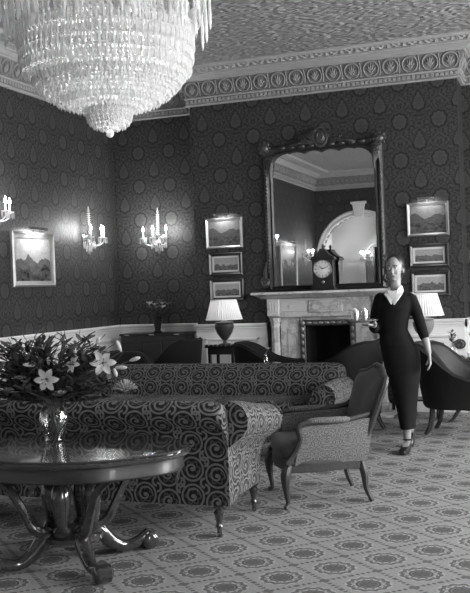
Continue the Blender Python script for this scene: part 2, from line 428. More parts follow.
O('pilaster', b, 'white', ar)
O('keystone', B().slab([(-.10, AZ+AR-.03), (.10, AZ+AR-.03), (.15, AZ+AR+.30), (-.15, AZ+AR+.30)], 0, .1).box((0, .06, AZ+AR+.32), (.38, .14, .06), .01), 'white', ar)
b = B()
ring = [[(r*cos(pi*k/20)+.30, -AD+y, AZ-.1+r*sin(pi*k/20)) for r, y in ((.5, 0), (.5, .10), (.6, .1), (.6, 0))] for k in range(21)]
b.loft(ring, loop=False); b.box((-.25, -AD+.05, 1.08), (.14, .14, 2.16)); b.box((.85, -AD+.05, 1.08), (.14, .14, 2.16)); b.box((-.05, -AD+.06, 2.16), (2.1, .12, .06)); O('inner_arch', b, 'white', ar)
b = B(); b.sheet([[(.05+.045*j, -AD+.18+.035*sin(j*2.0), z) for j in range(12)] for z in (0.02, 1, 2.5)]); O('drape', b, 'curtain', ar)

# ---- cornice swept round the room
room = [(XL, YR), (XL, YA), (BX0, YA), (BX0, YB), (BX1, YB), (BX1, YA), (XR, YA), (XR, YR)]
def inset(o):
    out = []; n = len(room)
    for i in range(n):
        p0 = Vector(room[i-1]); p1 = Vector(room[i]); p2 = Vector(room[(i+1) % n])
        d1 = (p1-p0).normalized(); d2 = (p2-p1).normalized()
        n1 = Vector((d1.y, -d1.x)); n2 = Vector((d2.y, -d2.x))
        out.append(p1+(n1+n2)*o)
    return out
def sweep(prof):
    g = B(); rings = [[(q.x, q.y, z) for q in inset(o)] for o, z in prof]
    n = len(room)
    for i in range(len(rings)-1):
        for j in range(n):
            k = (j+1) % n
            g.add([rings[i][j], rings[i][k], rings[i+1][k], rings[i+1][j]], [(0, 1, 2, 3)])
    return g
tr = E('trim_1', (0, 0, 0), kind='structure')
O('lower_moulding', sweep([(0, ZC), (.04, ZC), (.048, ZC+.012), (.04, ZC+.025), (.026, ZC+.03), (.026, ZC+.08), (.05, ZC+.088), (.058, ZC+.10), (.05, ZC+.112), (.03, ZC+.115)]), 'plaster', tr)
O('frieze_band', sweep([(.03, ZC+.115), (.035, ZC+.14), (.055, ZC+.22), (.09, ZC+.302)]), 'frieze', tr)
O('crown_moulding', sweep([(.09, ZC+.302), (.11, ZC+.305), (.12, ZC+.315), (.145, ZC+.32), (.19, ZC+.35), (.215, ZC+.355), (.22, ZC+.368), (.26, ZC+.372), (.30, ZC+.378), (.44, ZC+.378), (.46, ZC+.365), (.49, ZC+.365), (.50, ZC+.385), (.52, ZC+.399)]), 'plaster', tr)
def walls_for_orn(o):
    q = inset(o); return [(q[0], q[1]), (q[1], q[2]), (q[2], q[3]), (q[3], q[4]), (q[4], q[5]), (q[5], q[6]), (q[7], q[0])]
pal = B()   # palmette inside a C-scroll frame, in its own plane (x along, y up, z out)
pal.tube([(.09*cos(t)*1.0, .092*sin(t), .008) for t in [2*pi*k/14 for k in range(15)]], .011, 5, False)
for k in range(-2, 3):
    a = k*.52; pal.tube([(0, -.055, .008), (.03*sin(a), -.045+.055*cos(a), .018), (.062*sin(a), -.045+.108*cos(a), .006)], [.006, .014, .004], 5)
pal.tube([(.10, -.09, .006), (.112, 0, .012), (.10, .09, .006)], .008, 4)
palme = pal.mesh('palmette', P('palmette_plaster', .21, .7, var=.2), 50)
bead = B(); bead2 = B()
for wi, (p0, p1) in enumerate(walls_for_orn(.055)):
    L = (p1-p0).length; n = int(L/.224); d = (p1-p0)/L; ang = atan2(d.y, d.x)
    if wi == 5: n = 3
    for k in range(n):
        if wi == 0 and k < 0: continue
        q = p0+d*((k+.5)*(L/int(L/.224)) if L > .3 else L/2)
        o = link('palmette', palme, tr, (q.x, q.y, ZC+.21), None)
        o.rotation_euler = Matrix.Rotation(ang+pi, 4, 'Z').to_euler()
        mm = Matrix.Rotation(ang, 4, 'Z') @ Matrix.Rotation(radians(90+30), 4, 'X')
        # x along wall, y up the slope, z into the room
        nr = Vector((d.y, -d.x, 0)); upv = (Vector((0, 0, 1))*.94+nr*.34).normalized(); zz = (nr*.94-Vector((0, 0, 1))*.34); xx = upv.cross(zz)
        rm = Matrix((xx, upv, zz)).transposed(); o.rotation_euler = rm.to_euler()
for wi, (p0, p1) in enumerate(walls_for_orn(.035)):
    L = (p1-p0).length; d = (p1-p0)/L; n = int(L/.055)
    for k in range(n):
        q = p0+d*((k+.5)*L/n); bead.at((q.x, q.y, ZC+.056), (0, 0, atan2(d.y, d.x))).box((0, 0, 0), (.036, .03, .04))
for oo, st in ((.32, .09), (.41, .06)):
    for wi, (p0, p1) in enumerate(walls_for_orn(oo)):
        L = (p1-p0).length; d = (p1-p0)/L; n = int(L/st)
        for k in range(n):
            q = p0+d*((k+.5)*L/n); bead2.at((q.x, q.y, ZC+.372), (0, 0, atan2(d.y, d.x)+.6)).box((0, 0, 0), (st*.5, st*.35, .02))
O('bead_row', bead, 'plaster', tr, 0, kind='stuff'); O('ceiling_border_relief', bead2, 'plaster', tr, 0, kind='stuff')

# ---- white wainscot with dado rail, panels and skirting
def wainscot(name, p0, p1, panels, skip=()):
    p0 = Vector(p0); p1 = Vector(p1); L = (p1-p0).length; d = (p1-p0)/L
    t = E(name, (p0.x, p0.y, 0), atan2(d.y, d.x), kind='structure')      # local: x along the wall, -y into the room
    O('backing_board', B().box((L/2, -.012, ZD/2), (L, .024, ZD-.02)), 'white', t, 0)
    O('dado_rail', B().loft([[(x, y, z) for y, z in ((0, ZD-.10), (-.03, ZD-.10), (-.036, ZD-.07), (-.045, ZD-.06), (-.045, ZD-.045), (-.06, ZD-.03), (-.065, ZD-.008), (-.06, ZD), (0, ZD))] for x in (0, L)]), 'white', t, 30)
    O('skirting', B().box((L/2, -.025, .10), (L, .05, .20), .008), 'white', t)
    n = panels; w_ = L/n
    for i in range(n):
        if i in skip: continue
        x0, x1, z0, z1 = i*w_+.10, (i+1)*w_-.10, .30, ZD-.18; fr = B()
        for (a, c_, e, g) in ((x0, x1, z0, z0+.035), (x0, x1, z1-.035, z1), (x0, x0+.035, z0, z1), (x1-.035, x1, z0, z1)):
            fr.box(((a+c_)/2, -.032, (e+g)/2), (c_-a, .022, g-e), .008)
        f = O('panel_moulding', fr, 'white', t)
        O('panel', B().box(((x0+x1)/2, -.027, (z0+z1)/2), (x1-x0-.12, .012, z1-z0-.12), .005), 'white', f)
    return t
wainscot('trim_2', (XL, YR), (XL, YA), 10); wainscot('trim_3', (XL, YA), (BX0, YA), 2)
wainscot('trim_4', (BX0, YB), (FC-.79, YB), 1); wainscot('trim_5', (FC+.79, YB), (BX1, YB), 1)
wainscot('trim_6', (BX0, YA), (BX0, YB), 1); wainscot('trim_7', (BX1, YB), (BX1, YA), 1); wainscot('trim_8', (BX1, YA), (XR, YA), 4)
wainscot('trim_9', (XR, YR), (AC+AR+.2, YR), 6)

# ------------------------------------------------------------------ fireplace
sh = ony(250.5, 293.0, 10.68); HW = FC-sh.x; ZM = sh.z
fp = E('fireplace', (FC, YB, 0), label='veined pale marble fireplace surround with carved frieze and moulded shelf', cat='fireplace')
prof = [(-.19, ZM-.045), (-.21, ZM-.035), (-.23, ZM-.03), (-.24, ZM-.02), (-.24, ZM-.002), (-.235, ZM)]
b = B(); b.loft([[(-HW+e, 0, z), (-HW+e, y+e*0, z), (HW-e, y, z), (HW-e, 0, z)] for y, z, e in ((-.19, ZM-.085, .09), (-.23, ZM-.06, .06), (-.26, ZM-.045, .045), (-.30, ZM-.035, .02), (-.32, ZM-.028, 0), (-.32, ZM-.004, 0), (-.315, ZM, .004))])
O('mantel_shelf', b, 'marble', fp)
b = B().box((0, -.065, ZM-.19), (1.40, .13, .21)); fr = O('frieze', b, 'marble', fp)
O('centre_tablet', B().box((0, -.135, ZM-.19), (.42, .03, .15), .008).box((0, -.15, ZM-.19), (.34, .012, .09), .004), 'marble', fr)
for sg in (-1, 1):
    O('frieze_panel', B().box((sg*.40, -.132, ZM-.19), (.32, .012, .12), .004), 'marble', fr)
    b = B().box((sg*.66, -.085, ZM-.19), (.15, .17, .215), .006)
    for k in (-1, 0, 1): b.box((sg*.66+k*.035, -.172, ZM-.19), (.018, .012, .12), .004)
    O('end_block', b, 'marble', fp)
    b = B().lathe([(.065, 0), (.065, .03), (.055, .05), (.052, .10), (.055, .6), (.05, .95), (.06, .97), (.055, .99), (.068, 1.03), (.072, 1.06)], 16, (sg*.66, -.085, ZM-.30-1.06-.02), .05, 8)
    O('column', b, 'marble', fp)
    O('plinth', B().box((sg*.66, -.085, (ZM-1.38)/2+.0), (.17, .17, ZM-1.38), .006), 'marble', fp)
    O('jamb', B().box((sg*.475, -.03, (ZM-.30)/2), (.25, .06, ZM-.30)).box((sg*.46, -.063, (ZM-.40)/2), (.10, .012, ZM-.50), .004), 'marble', fp)
O('lintel', B().box((0, -.03, ZM-.335), (.72, .06, .08)).box((0, -.115, ZM-.305), (1.46, .03, .03), .008), 'marble', fp)
b = B()
for sg in (-1, 1): b.box((sg*.315, -.075, .545), (.07, .03, 1.09), .01)
b.box((0, -.075, 1.09-.0), (.70, .03, .07), .01)
rg = O('register_frame', b, 'gilt', fp)
b = B()
for sg in (-1, 1):
    for k in range(12): b.ball((sg*.315, -.095, .08+k*.085), (.022, .012, .032), 6, 4)
    b.ball((sg*.315, -.095, 1.09), (.035, .016, .035), 8, 5)
for k in range(-3, 4): b.ball((k*.075, -.095, 1.09), (.03, .010, .018), 6, 4)
O('register_ornament', b, 'giltlight', rg)
b = B(); b.box((0, .44, .53), (.6, .02, 1.06)); b.box((-.29, .22, .53), (.02, .44, 1.06)); b.box((.29, .22, .53), (.02, .44, 1.06)); b.box((0, .22, 1.05), (.6, .44, .02))
O('firebox_lining', b, 'black', fp)
b = B()
for k in range(9): b.box((-.24+k*.06, .06, .16), (.014, .014, .22))
b.box((0, .06, .27), (.54, .02, .02)); b.box((0, .06, .06), (.54, .02, .02)); O('grate', b, 'iron', fp)
O('hearth', B().box((0, -.28, .012), (1.7, .55, .022), .004), 'marble', fp)

# ------------------------------------------------------------------ overmantel mirror
ml = ony(264.5, 200, 10.95); mr = ony(384.5, 200, 10.95); MC = (ml.x+mr.x)/2; mt_ = ony(267, 147, 10.95)
MW = MC-ml.x; MZ0 = ZM+.005; MZ1 = mt_.z; mi = E('overmantel_mirror', (MC, YB-.005, MZ0), label='tall carved gilt overmantel mirror with scalloped top and oval crest above the mantel', cat='mirror')
MH = MZ1-MZ0; iw = MW-.115; it = MH-.075
inner = [(-iw, .07), (-iw, .5), (-iw, 1.0), (-iw, it-.22)]
for k in range(1, 7): inner.append((-iw+.20*(1-cos(pi/2*k/6)), it-.22+.19*sin(pi/2*k/6)))
xs = -iw+.20
for k in range(1, 32):
    x = lerp(xs, -xs, k/32); inner.append((x, it-.03+.028*abs(sin(pi*4*k/32))-.02))
for k in range(0, 7): inner.append((iw-.20*(1-cos(pi/2*(6-k)/6)), it-.22+.19*sin(pi/2*(6-k)/6)))
inner += [(iw, it-.30), (iw, 1.0), (iw, .5), (iw, .07)]
def outer(x, z, t):   # t 0 inner .. 1 outer
    ox = max(-MW, min(MW, x*1.0 if abs(x) < iw-.02 else math.copysign(MW, x))); oz = MH if z > it-.23 else (0.0 if z < .08 else z)
    if z > it-.23 and abs(x) >= iw-.12: ox = math.copysign(MW, x)
    return (lerp(x, ox, t), lerp(z, oz, t))
loop = inner
rings = []
for t, y in ((0, -.0), (0, -.035), (.18, -.055), (.35, -.04), (.6, -.075), (.85, -.06), (1, -.03), (1, 0)):
    rings.append([(outer(x, z, t)[0], y, outer(x, z, t)[1]) for x, z in loop])
b = B(); b.loft([[r[j] for r in rings] for j in range(len(loop))]+[[r[0] for r in rings]], cap=False, loop=False)
O('mirror_frame', b, 'giltdark', mi, 35)
O('mirror_glass', B().slab([(x, z) for x, z in inner], 0, -.03), 'mirror', mi, 0)
for sg in (-1, 1):
    b = B()
    for z in [.25+.045*k for k in range(int((MH-.5)/.045))]: b.ball((sg*(MW-.035), -.075, z), (.016, .014, .02), 6, 4)
    O('bead_strip', b, 'gilt', mi)
    b = B().ball((sg*(MW-.03), -.08, MH-.02), (.055, .03, .055), 12, 6)
    for k in range(8): b.ball((sg*(MW-.03)+.06*cos(k*pi/4), -.075, MH-.02+.06*sin(k*pi/4)), (.026, .02, .026), 7, 4)
    O('corner_rosette', b, 'gilt', mi)
    b = B()
    for k in range(7):
        b.tube(smooth_path([(sg*(MW-.03), -.07, MH-.10-.02*k), (sg*(MW-.10), -.085, MH-.08-.035*k), (sg*(MW-.15+.01*k), -.07, MH-.11-.05*k)], 4), [.006]+[.016]*6+[.004]*2, 5)
    O('shoulder_leafwork', b, 'giltdark', mi)
    b = B().ball((sg*(MW+.02), -.06, .12), (.07, .03, .07), 12, 6)
    b.tube([(sg*(MW+.02)+.055*(1-k/22)*cos(k*.55), -.085, .12+.055*(1-k/22)*sin(k*.55)) for k in range(20)], .012, 5)
    b.tube(smooth_path([(sg*(MW+.02), -.06, .18), (sg*(MW+.01), -.06, .28), (sg*(MW-.02), -.06, .40)], 5), [.03]*5+[.02]*4+[.006]*2, 6)
    O('foot_scroll', b, 'gilt', mi)
b = B().ball((0, -.07, MH+.06), (.075, .03, .10), 16, 8); cr = O('crest_medallion', b, 'gilt', mi)
b = B().tube([(.085*cos(t), -.085, MH+.06+.112*sin(t)) for t in [2*pi*k/20 for k in range(21)]], .018, 6, False)
b.tube([(.035*cos(t), -.105, MH+.06+.05*sin(t)) for t in [2*pi*k/14 for k in range(15)]], .008, 5, False); O('crest_ring', b, 'gilt', cr)
for sg in (-1, 1):
    b = B()
    for k, (dx, dz) in enumerate(((.34, .01), (.30, .07), (.25, .11), (.20, .13), (.42, -.01), (.14, .15), (.48, -.02))):
        b.tube(smooth_path([(sg*.07, -.06, MH-.01), (sg*(dx*.55), -.085, MH+dz*.8+.015), (sg*dx, -.06, MH+dz*.7-.02)], 4), [.012]+[.024]*6+[.006]*2, 6)
    b.tube([(sg*(.22+.05*(1-k/20)*cos(k*.5)), -.09, MH+.05+.05*(1-k/20)*sin(k*.5)) for k in range(18)], .012, 5)
    O('crest_leafwork', b, 'giltdark', mi)
b = B()
for k in range(9):
    x = lerp(-.5, .5, k/8); b.ball((x, -.07, MH-.035), (.05, .022, .03), 8, 5)
O('top_garland', b, 'giltdark', mi)

# ------------------------------------------------------------------ bracket clock on the mantel
cp = ony(324.5, 289, 10.785)
ck = E('bracket_clock', (cp.x, 10.785, ZM+.001), radians(4), 'dark bracket clock with ogee top and round pale dial on the mantel shelf', 'clock')
O('case', B().box((0, 0, .02), (.29, .17, .04), .008).box((0, 0, .20), (.255, .15, .33), .006).box((0, 0, .375), (.29, .17, .03), .008), 'ebony', ck)
prof = [(-.14, .39), (-.135, .40), (-.10, .415), (-.06, .45), (-.035, .48), (-.03, .50), (.03, .50), (.035, .48), (.06, .45), (.10, .415), (.135, .40), (.14, .39)]
O('ogee_top', B().slab(prof, -.08, .08), 'ebony', ck)
O('finial', B().lathe([(.03, .5), (.012, .51), (.02, .53), (.006, .56)], 10), 'brass', ck)
d = O('dial', B().at((0, -.078, .255), (pi/2, 0, 0)).lathe([(.105, -.004), (.105, .004), (.10, .006)], 28), 'dial', ck)
O('bezel', B().tube([(.108*cos(t), -.088, .255+.108*sin(t)) for t in [2*pi*k/28 for k in range(29)]], .008, 6, False), 'brass', ck)
b = B()
for k in range(12): b.at((.085*sin(k*pi/6), -.0905, .255+.085*cos(k*pi/6)), (0, k*pi/6, 0)).box((0, 0, 0), (.006, .002, .022))
O('hour_marks', b, 'ink', d, kind='stuff')
O('clock_hand', B().tube([(0, -.093, .255), (-.04, -.093, .30)], [.006, .002], 4), 'ink', d); O('clock_hand', B().tube([(0, -.093, .255), (.065, -.093, .285)], [.005, .002], 4), 'ink', d)
O('mount_plate', B().ball((0, -.082, .10), (.02, .006, .02), 8, 4), 'brass', ck)

# ------------------------------------------------------------------ pictures
def frame_ring(w_, h_, prof):
    g = B(); cs = ((-1, -1), (1, -1), (1, 1), (-1, 1))
    rings = [[(sx*(w_/2-i), y, sz*(h_/2-i)) for i, y in prof] for sx, sz in cs]
    g.loft(rings+[rings[0]], cap=False, loop=True); return g
def picture(px0, py0, px1, py1, plane, val, style, label, group, art, lamp=False):
    if plane == 'y':
        a = ony(px0, (py0+py1)/2, val); c = ony(px1, (py0+py1)/2, val); t = ony((px0+px1)/2, py0, val); bt = ony((px0+px1)/2, py1, val)
        w_ = (c-a).length; rz = 0; loc = ((a.x+c.x)/2, val, (t.z+bt.z)/2)
    else:
        a = onx(px0, (py0+py1)/2, val); c = onx(px1, (py0+py1)/2, val); t = onx((px0+px1)/2, py0, val); bt = onx((px0+px1)/2, py1, val)
        w_ = (c-a).length; rz = pi/2; loc = (val, (a.y+c.y)/2, (t.z+bt.z)/2)
    return make_picture(w_, t.z-bt.z, loc, rz, style, label, group, art, lamp)
def make_picture(w_, h_, loc, rz, style, label, group, art, lamp=False, tilt=0.0):
    t = E('framed_picture', loc, rz, label, 'picture', group)
    fw_, fm, mw_ = {'dark': (.045, 'darkframe', .022), 'gilt': (.07, 'giltlight', 0), 'light': (.035, 'giltlight', .0)}[style]
    O('frame', frame_ring(w_, h_, [(0, -.002), (0, -.03), (fw_*.3, -.045), (fw_*.6, -.03), (fw_, -.022), (fw_, -.006)]), fm, t, 30)
    if mw_: O('mount', frame_ring(w_-2*fw_, h_-2*fw_, [(0, -.010), (0, -.014), (mw_, -.014), (mw_, -.010)]), 'mount', t, 0)
    i = fw_+mw_; hw, hh = w_/2-i, h_/2-i
    g = B(); g.add([(-hw, -.010, -hh), (hw, -.010, -hh), (hw, -.010, hh), (-hw, -.010, hh)], [(0, 1, 2, 3)]); g.uv[0] = [(0, 0), (hw/hh, 0), (hw/hh, 1), (0, 1)]
    O('canvas', g, art, t, 0)
    if lamp:
        g = B().tube([(-w_*.2, -.10, h_/2+.04), (w_*.2, -.10, h_/2+.04)], .018, 10); pl = O('picture_lamp', g, 'brass', t)
        O('lamp_arm', B().tube([(0, -.01, h_/2-.01), (0, -.05, h_/2+.05), (0, -.10, h_/2+.05)], .007, 6), 'brass', pl)
        ld = bpy.data.lights.new('picture_light', 'AREA'); ld.shape = 'RECTANGLE'; ld.size = w_*.38; ld.size_y = .02; ld.energy = lamp
        lo = link('picture_light', ld, t, (0, -.10, h_/2+.018)); lo.rotation_euler = (radians(28), 0, 0)
    return t
A1 = landscape('oil_landscape', 1.0, .52, .34, .10); A2 = landscape('engraving_shore', 5.0, .42, .30, .16); A3 = landscape('engraving_valley', 9.0, .5, .30, .18); A4 = landscape('oil_hills', 13.0, .62, .13, .09)
A5 = landscape('engraving_river', 17.0, .5, .3, .16); A6 = landscape('engraving_path', 23.0, .52, .32, .16); A7 = landscape('dark_oil', 31.0, .6, .12, .07)
g3 = 'pictures hung in a column left of the mirror'; g4 = 'pictures hung in a column right of the mirror'
picture(206.5, 218, 243, 248.5, 'y', YB, 'light', 'uppermost framed landscape left of the mirror, under a picture lamp', g3, A4, .8)
picture(209.5, 252.5, 243, 275.5, 'y', YB, 'dark', 'dark framed small view of a shore, middle of three left of the mirror', g3, A2)
picture(210.5, 278.5, 244.5, 301, 'y', YB, 'dark', 'dark framed small view of a valley just above the left lamp shade', g3, A3)
picture(407, 202, 449, 236, 'y', YB, 'light', 'uppermost and largest framed landscape right of the mirror, with picture lamp', g4, A4, .5)
picture(409.5, 243.5, 449, 267, 'y', YB, 'dark', 'dark framed small view of a country path, middle of three right of the mirror', g4, A5)
picture(411.5, 271, 450, 296, 'y', YB, 'dark', 'dark framed small view just above the right lamp shade', g4, A6)
picture(10.5, 232.5, 52.5, 287, 'x', XL, 'gilt', 'large gilt framed landscape with brass picture lamp on the left wall', None, A1, 1.8)
def mirrored(px, py):                        # what the mirror shows at a pixel, on the left wall
    q = onx(px, py, XL); return Vector((XL, 2*10.97-q.y, q.z))
q0 = mirrored(280, 265); q1 = mirrored(296, 265)
make_picture(abs(q1.y-q0.y), 1.05, (XL, (q0.y+q1.y)/2, 2.0), pi/2, 'gilt', 'tall gilt framed portrait on the left wall, seen only in the mirror', None, A7, 2)

# ------------------------------------------------------------------ crystal wall sconces
def drop(g, x, y, z, L, r=.009, n=4):
    g.loft([[(x+rr*cos(2*pi*j/n), y+rr*sin(2*pi*j/n), z-zz) for j in range(n)] for rr, zz in ((r*.25, 0), (r*.9, L*.12), (r*.7, L*.2), (r, L*.75), (r*.1, L))])
def sconce(loc, rz, label, group, power):
    t = E('crystal_sconce', loc, rz, label, 'sconce', group)        # origin at arm height on the wall; -y is into the room
    O('backplate', B().at((0, 0, 0), (pi/2, 0, 0)).lathe([(.075, 0), (.075, .012), (.04, .03), (.02, .04)], 16), 'brass', t)
    g = B()
    for k in range(11): g.lathe([(.008, 0), (.028-.0004*k, .012), (.028-.0004*k, .018), (.008, .028)], 10, (0, -.07, .03+k*.027))
    g.lathe([(.012, .33), (.016, .35), (.004, .41)], 8, (0, -.07, 0)); O('glass_spire', g, 'sglass', t)
    O('stem', B().tube([(0, -.02, 0), (0, -.07, 0), (0, -.07, .37)], .008, 6), 'brass', t)
    for k, a in enumerate((-58, 0, 58)):
        dx, dy = sin(radians(a)), -cos(radians(a)); ex, ey = dx*.20, -.12+dy*.13
        ar = O('arm', B().tube(smooth_path([(0, -.05, -.02), (ex*.45, -.09+dy*.06, -.10), (ex*.9, -.11+dy*.12, -.075), (ex, ey, -.02)], 5), .008, 6), 'crystal', t)
        O('drip_pan', B().lathe([(.01, -.02), (.04, -.012), (.047, 0), (.04, 0), (.01, -.006)], 12, (ex, ey, 0)), 'crystal', ar)
        O('candle', B().lathe([(.011, 0), (.011, .075), (.006, .08)], 8, (ex, ey, 0)), 'candle', ar)
        O('bulb', B().lathe([(.006, .08), (.014, .10), (.013, .12), (.005, .145), (.001, .16)], 8, (ex, ey, 0)), 'bulb', ar)
        g = B()
        for j in range(9): drop(g, ex+.043*cos(j*2*pi/9), ey+.043*sin(j*2*pi/9), -.006, .075, .007)
        O('hanging_drops', g, 'sglass', ar, 0)
        lp = lamp_point('bulb_light', t, (ex, ey, .12), power, .02)
    g = B()
    for k in range(14): a = pi*k/13; drop(g, .11*cos(a), -.05-.09*sin(a), -.05, .10, .009)
    for k in range(8): a = pi*k/7; drop(g, .05*cos(a), -.05-.045*sin(a), -.11, .08, .008)
    g.ball((0, -.06, -.2), .022, 8, 6); O('drop_basket', g, 'sglass', t, 0)
    return t
sg_ = 'crystal sconces on the papered walls'
q = onx(84.5, 238, XL); sconce((XL, q.y, q.z), pi/2, 'lit crystal sconce on the left wall between painting and corner', sg_, 7.0)
q = ony(160.5, 238, YA); sconce((q.x, YA, q.z), 0, 'lit crystal sconce centred on the alcove wall above the dark cabinet', sg_, 7.0)
q = onx(-14, 212, XL); sconce((XL, q.y, q.z), pi/2, 'lit crystal sconce on the left wall beyond the painting, at the picture edge', sg_, 7.0)
q = mirrored(266, 243); sconce((XL, q.y, 2.48), pi/2, 'lit crystal sconce left of the portrait seen in the mirror', sg_, 7.0)
q = mirrored(303, 252); sconce((XL, q.y, 2.25), pi/2, 'lit crystal sconce nearest the arch as seen in the mirror', sg_, 7.0)

sconce((AC-.1, YR-AD-.08, 2.25), pi, 'lit crystal sconce inside the arched vestibule, seen in the mirror', sg_, 14.0)

# ------------------------------------------------------------------ chandelier
CHX, CHY = -2.845, 5.50
CK = .85   # nearer and smaller along the same line of sight
ch = E('crystal_chandelier', (CHX*CK, CHY*CK, CAMH+(2.58-CAMH)*CK), label='huge tiered crystal chandelier hanging over the round table', cat='chandelier')
zb = -2.58; ch.scale = (CK, CK, CK)
def tier(r, z, L, step, w_=.010, name='crystal_tier', rows=1):
    t = O(name, B().tube([(r*cos(2*pi*k/48), r*sin(2*pi*k/48), zb+z) for k in range(49)], .008, 6, False), 'crystal', ch)
    g = B(); n = int(2*pi*r/step)
    for k in range(n):
        a = 2*pi*k/n; rr = r+.006*(k % 2); lz = L*(1+.16*(k % 2))
        drop(g, rr*cos(a), rr*sin(a), zb+z+.012, lz, w_)
        if k % 2 == 0: g.ball((rr*cos(a), rr*sin(a), zb+z+.018), .013, 5, 3)
    O('crystal_drops', g, 'crystal', t, 0, kind='stuff'); return t
SIL = [(2.80, .15), (2.815, .20), (2.835, .27), (2.86, .345), (2.90, .41), (2.95, .465), (3.01, .51), (3.08, .542), (3.16, .558), (3.25, .565), (3.34, .56), (3.42, .54), (3.50, .50)]
zz_ = 3.50
while zz_ > 2.80:                             # tiers follow the bowl's outline downwards
    r = interp(SIL, zz_); slope = .072 if zz_ > 3.05 else (.045 if zz_ > 2.9 else .020)
    tier(r+.012, zz_, .085 if zz_ > 3.0 else .052, .022, .0105); tier(r-.012, zz_-.03, .05, .024, .009, 'inner_crystal_tier')
    if r > .3: tier(r-.05, zz_+.012, .08, .03, .010, 'inner_crystal_tier')
    zz_ -= slope
for k, z in enumerate([2.79-.022*j for j in range(7)]): tier(interp([(2.65, .09), (2.69, .135), (2.74, .148), (2.79, .152)], z), z, .034, .0155, .007, 'basket_tier')
tier(.05, 2.638, .03, .016, .007, 'basket_tier')
O('bottom_ball', B().ball((0, 0, zb+2.605), (.027, .027, .027), 12, 8), 'crystal', ch)
g = B()
for k in range(44):                          # bead strands from the crown down to the widest ring
    a = 2*pi*k/44
    for j in range(26):
        t_ = j/25; r = lerp(.14, .55, t_**1.3); z = lerp(4.12, 3.42, t_)-.12*sin(pi*t_); g.ball((r*cos(a), r*sin(a), zb+z), .0125, 5, 3)
O('bead_strands', g, 'crystal', ch, 0, kind='stuff')
O('central_stem', B().lathe([(.12, 4.785), (.12, 4.76), (.03, 4.70), (.02, 4.6), (.02, 3.9), (.05, 3.85), (.02, 3.8), (.03, 3.0), (.02, 2.66)], 14, (0, 0, zb)), 'brass', ch)
O('crown_ring', B().tube([(.15*cos(2*pi*k/24), .15*sin(2*pi*k/24), zb+4.13) for k in range(25)], .022, 6, False), 'brass', ch)
for k in range(12):
    a = 2*pi*(k+.35)/12; c_, s_ = cos(a), sin(a)
    ar = O('arm', B().tube(smooth_path([(.50*c_, .50*s_, zb+3.34), (.57*c_, .57*s_, zb+3.30), (.65*c_, .65*s_, zb+3.36), (.655*c_, .655*s_, zb+3.46)], 5), .012, 7), 'crystal', ch)
    ex, ey = .655*c_, .655*s_
    O('drip_pan', B().lathe([(.01, 3.45), (.05, 3.46), (.06, 3.475), (.05, 3.475), (.01, 3.468)], 12, (ex, ey, zb)), 'crystal', ar)
    O('candle', B().lathe([(.014, 3.47), (.014, 3.58), (.008, 3.585)], 8, (ex, ey, zb)), 'candle', ar)
    O('bulb', B().lathe([(.008, 3.585), (.02, 3.61), (.018, 3.64), (.006, 3.68), (.001, 3.69)], 8, (ex, ey, zb)), 'bulb', ar)
    for j in range(8):
        b2 = 2*pi*j/8; g = B(); x, y = ex+.054*cos(b2), ey+.054*sin(b2)
        g.ball((x, y, zb+3.455), .010, 5, 3); drop(g, x, y, zb+3.445, .16+.04*(j % 3), .012, 6); O('pendant_prism', g, 'crystal', ar, 0)
for k in range(6): lamp_point('chandelier_bulb', ch, (.25*cos(k*pi/3), .25*sin(k*pi/3), zb+3.18), 2.6, .05)
lamp_point('chandelier_bulb', ch, (0, 0, zb+2.93), 1.5, .05)
lamp_point('chandelier_bulb', ch, (0, 0, zb+3.7), 7, .08)

# ------------------------------------------------------------------ turned and scrolled helpers
def turned_leg(z1, r=.032):
    return [(r*.35, 0), (r*.55, .012), (r*.5, .03), (r*.45, .05), (r*.8, .065), (r*.55, .085), (r*.7, z1*.55), (r*1.05, z1*.72), (r*.7, z1*.8), (r*1.15, z1*.88), (r*1.15, z1)]
def cab(pts, rr, n=8): return B().tube(smooth_path(pts, 5), [interp([(i/(len(rr)-1), v) for i, v in enumerate(rr)], k/((len(pts)-1)*5)) for k in range((len(pts)-1)*5+1)], n)

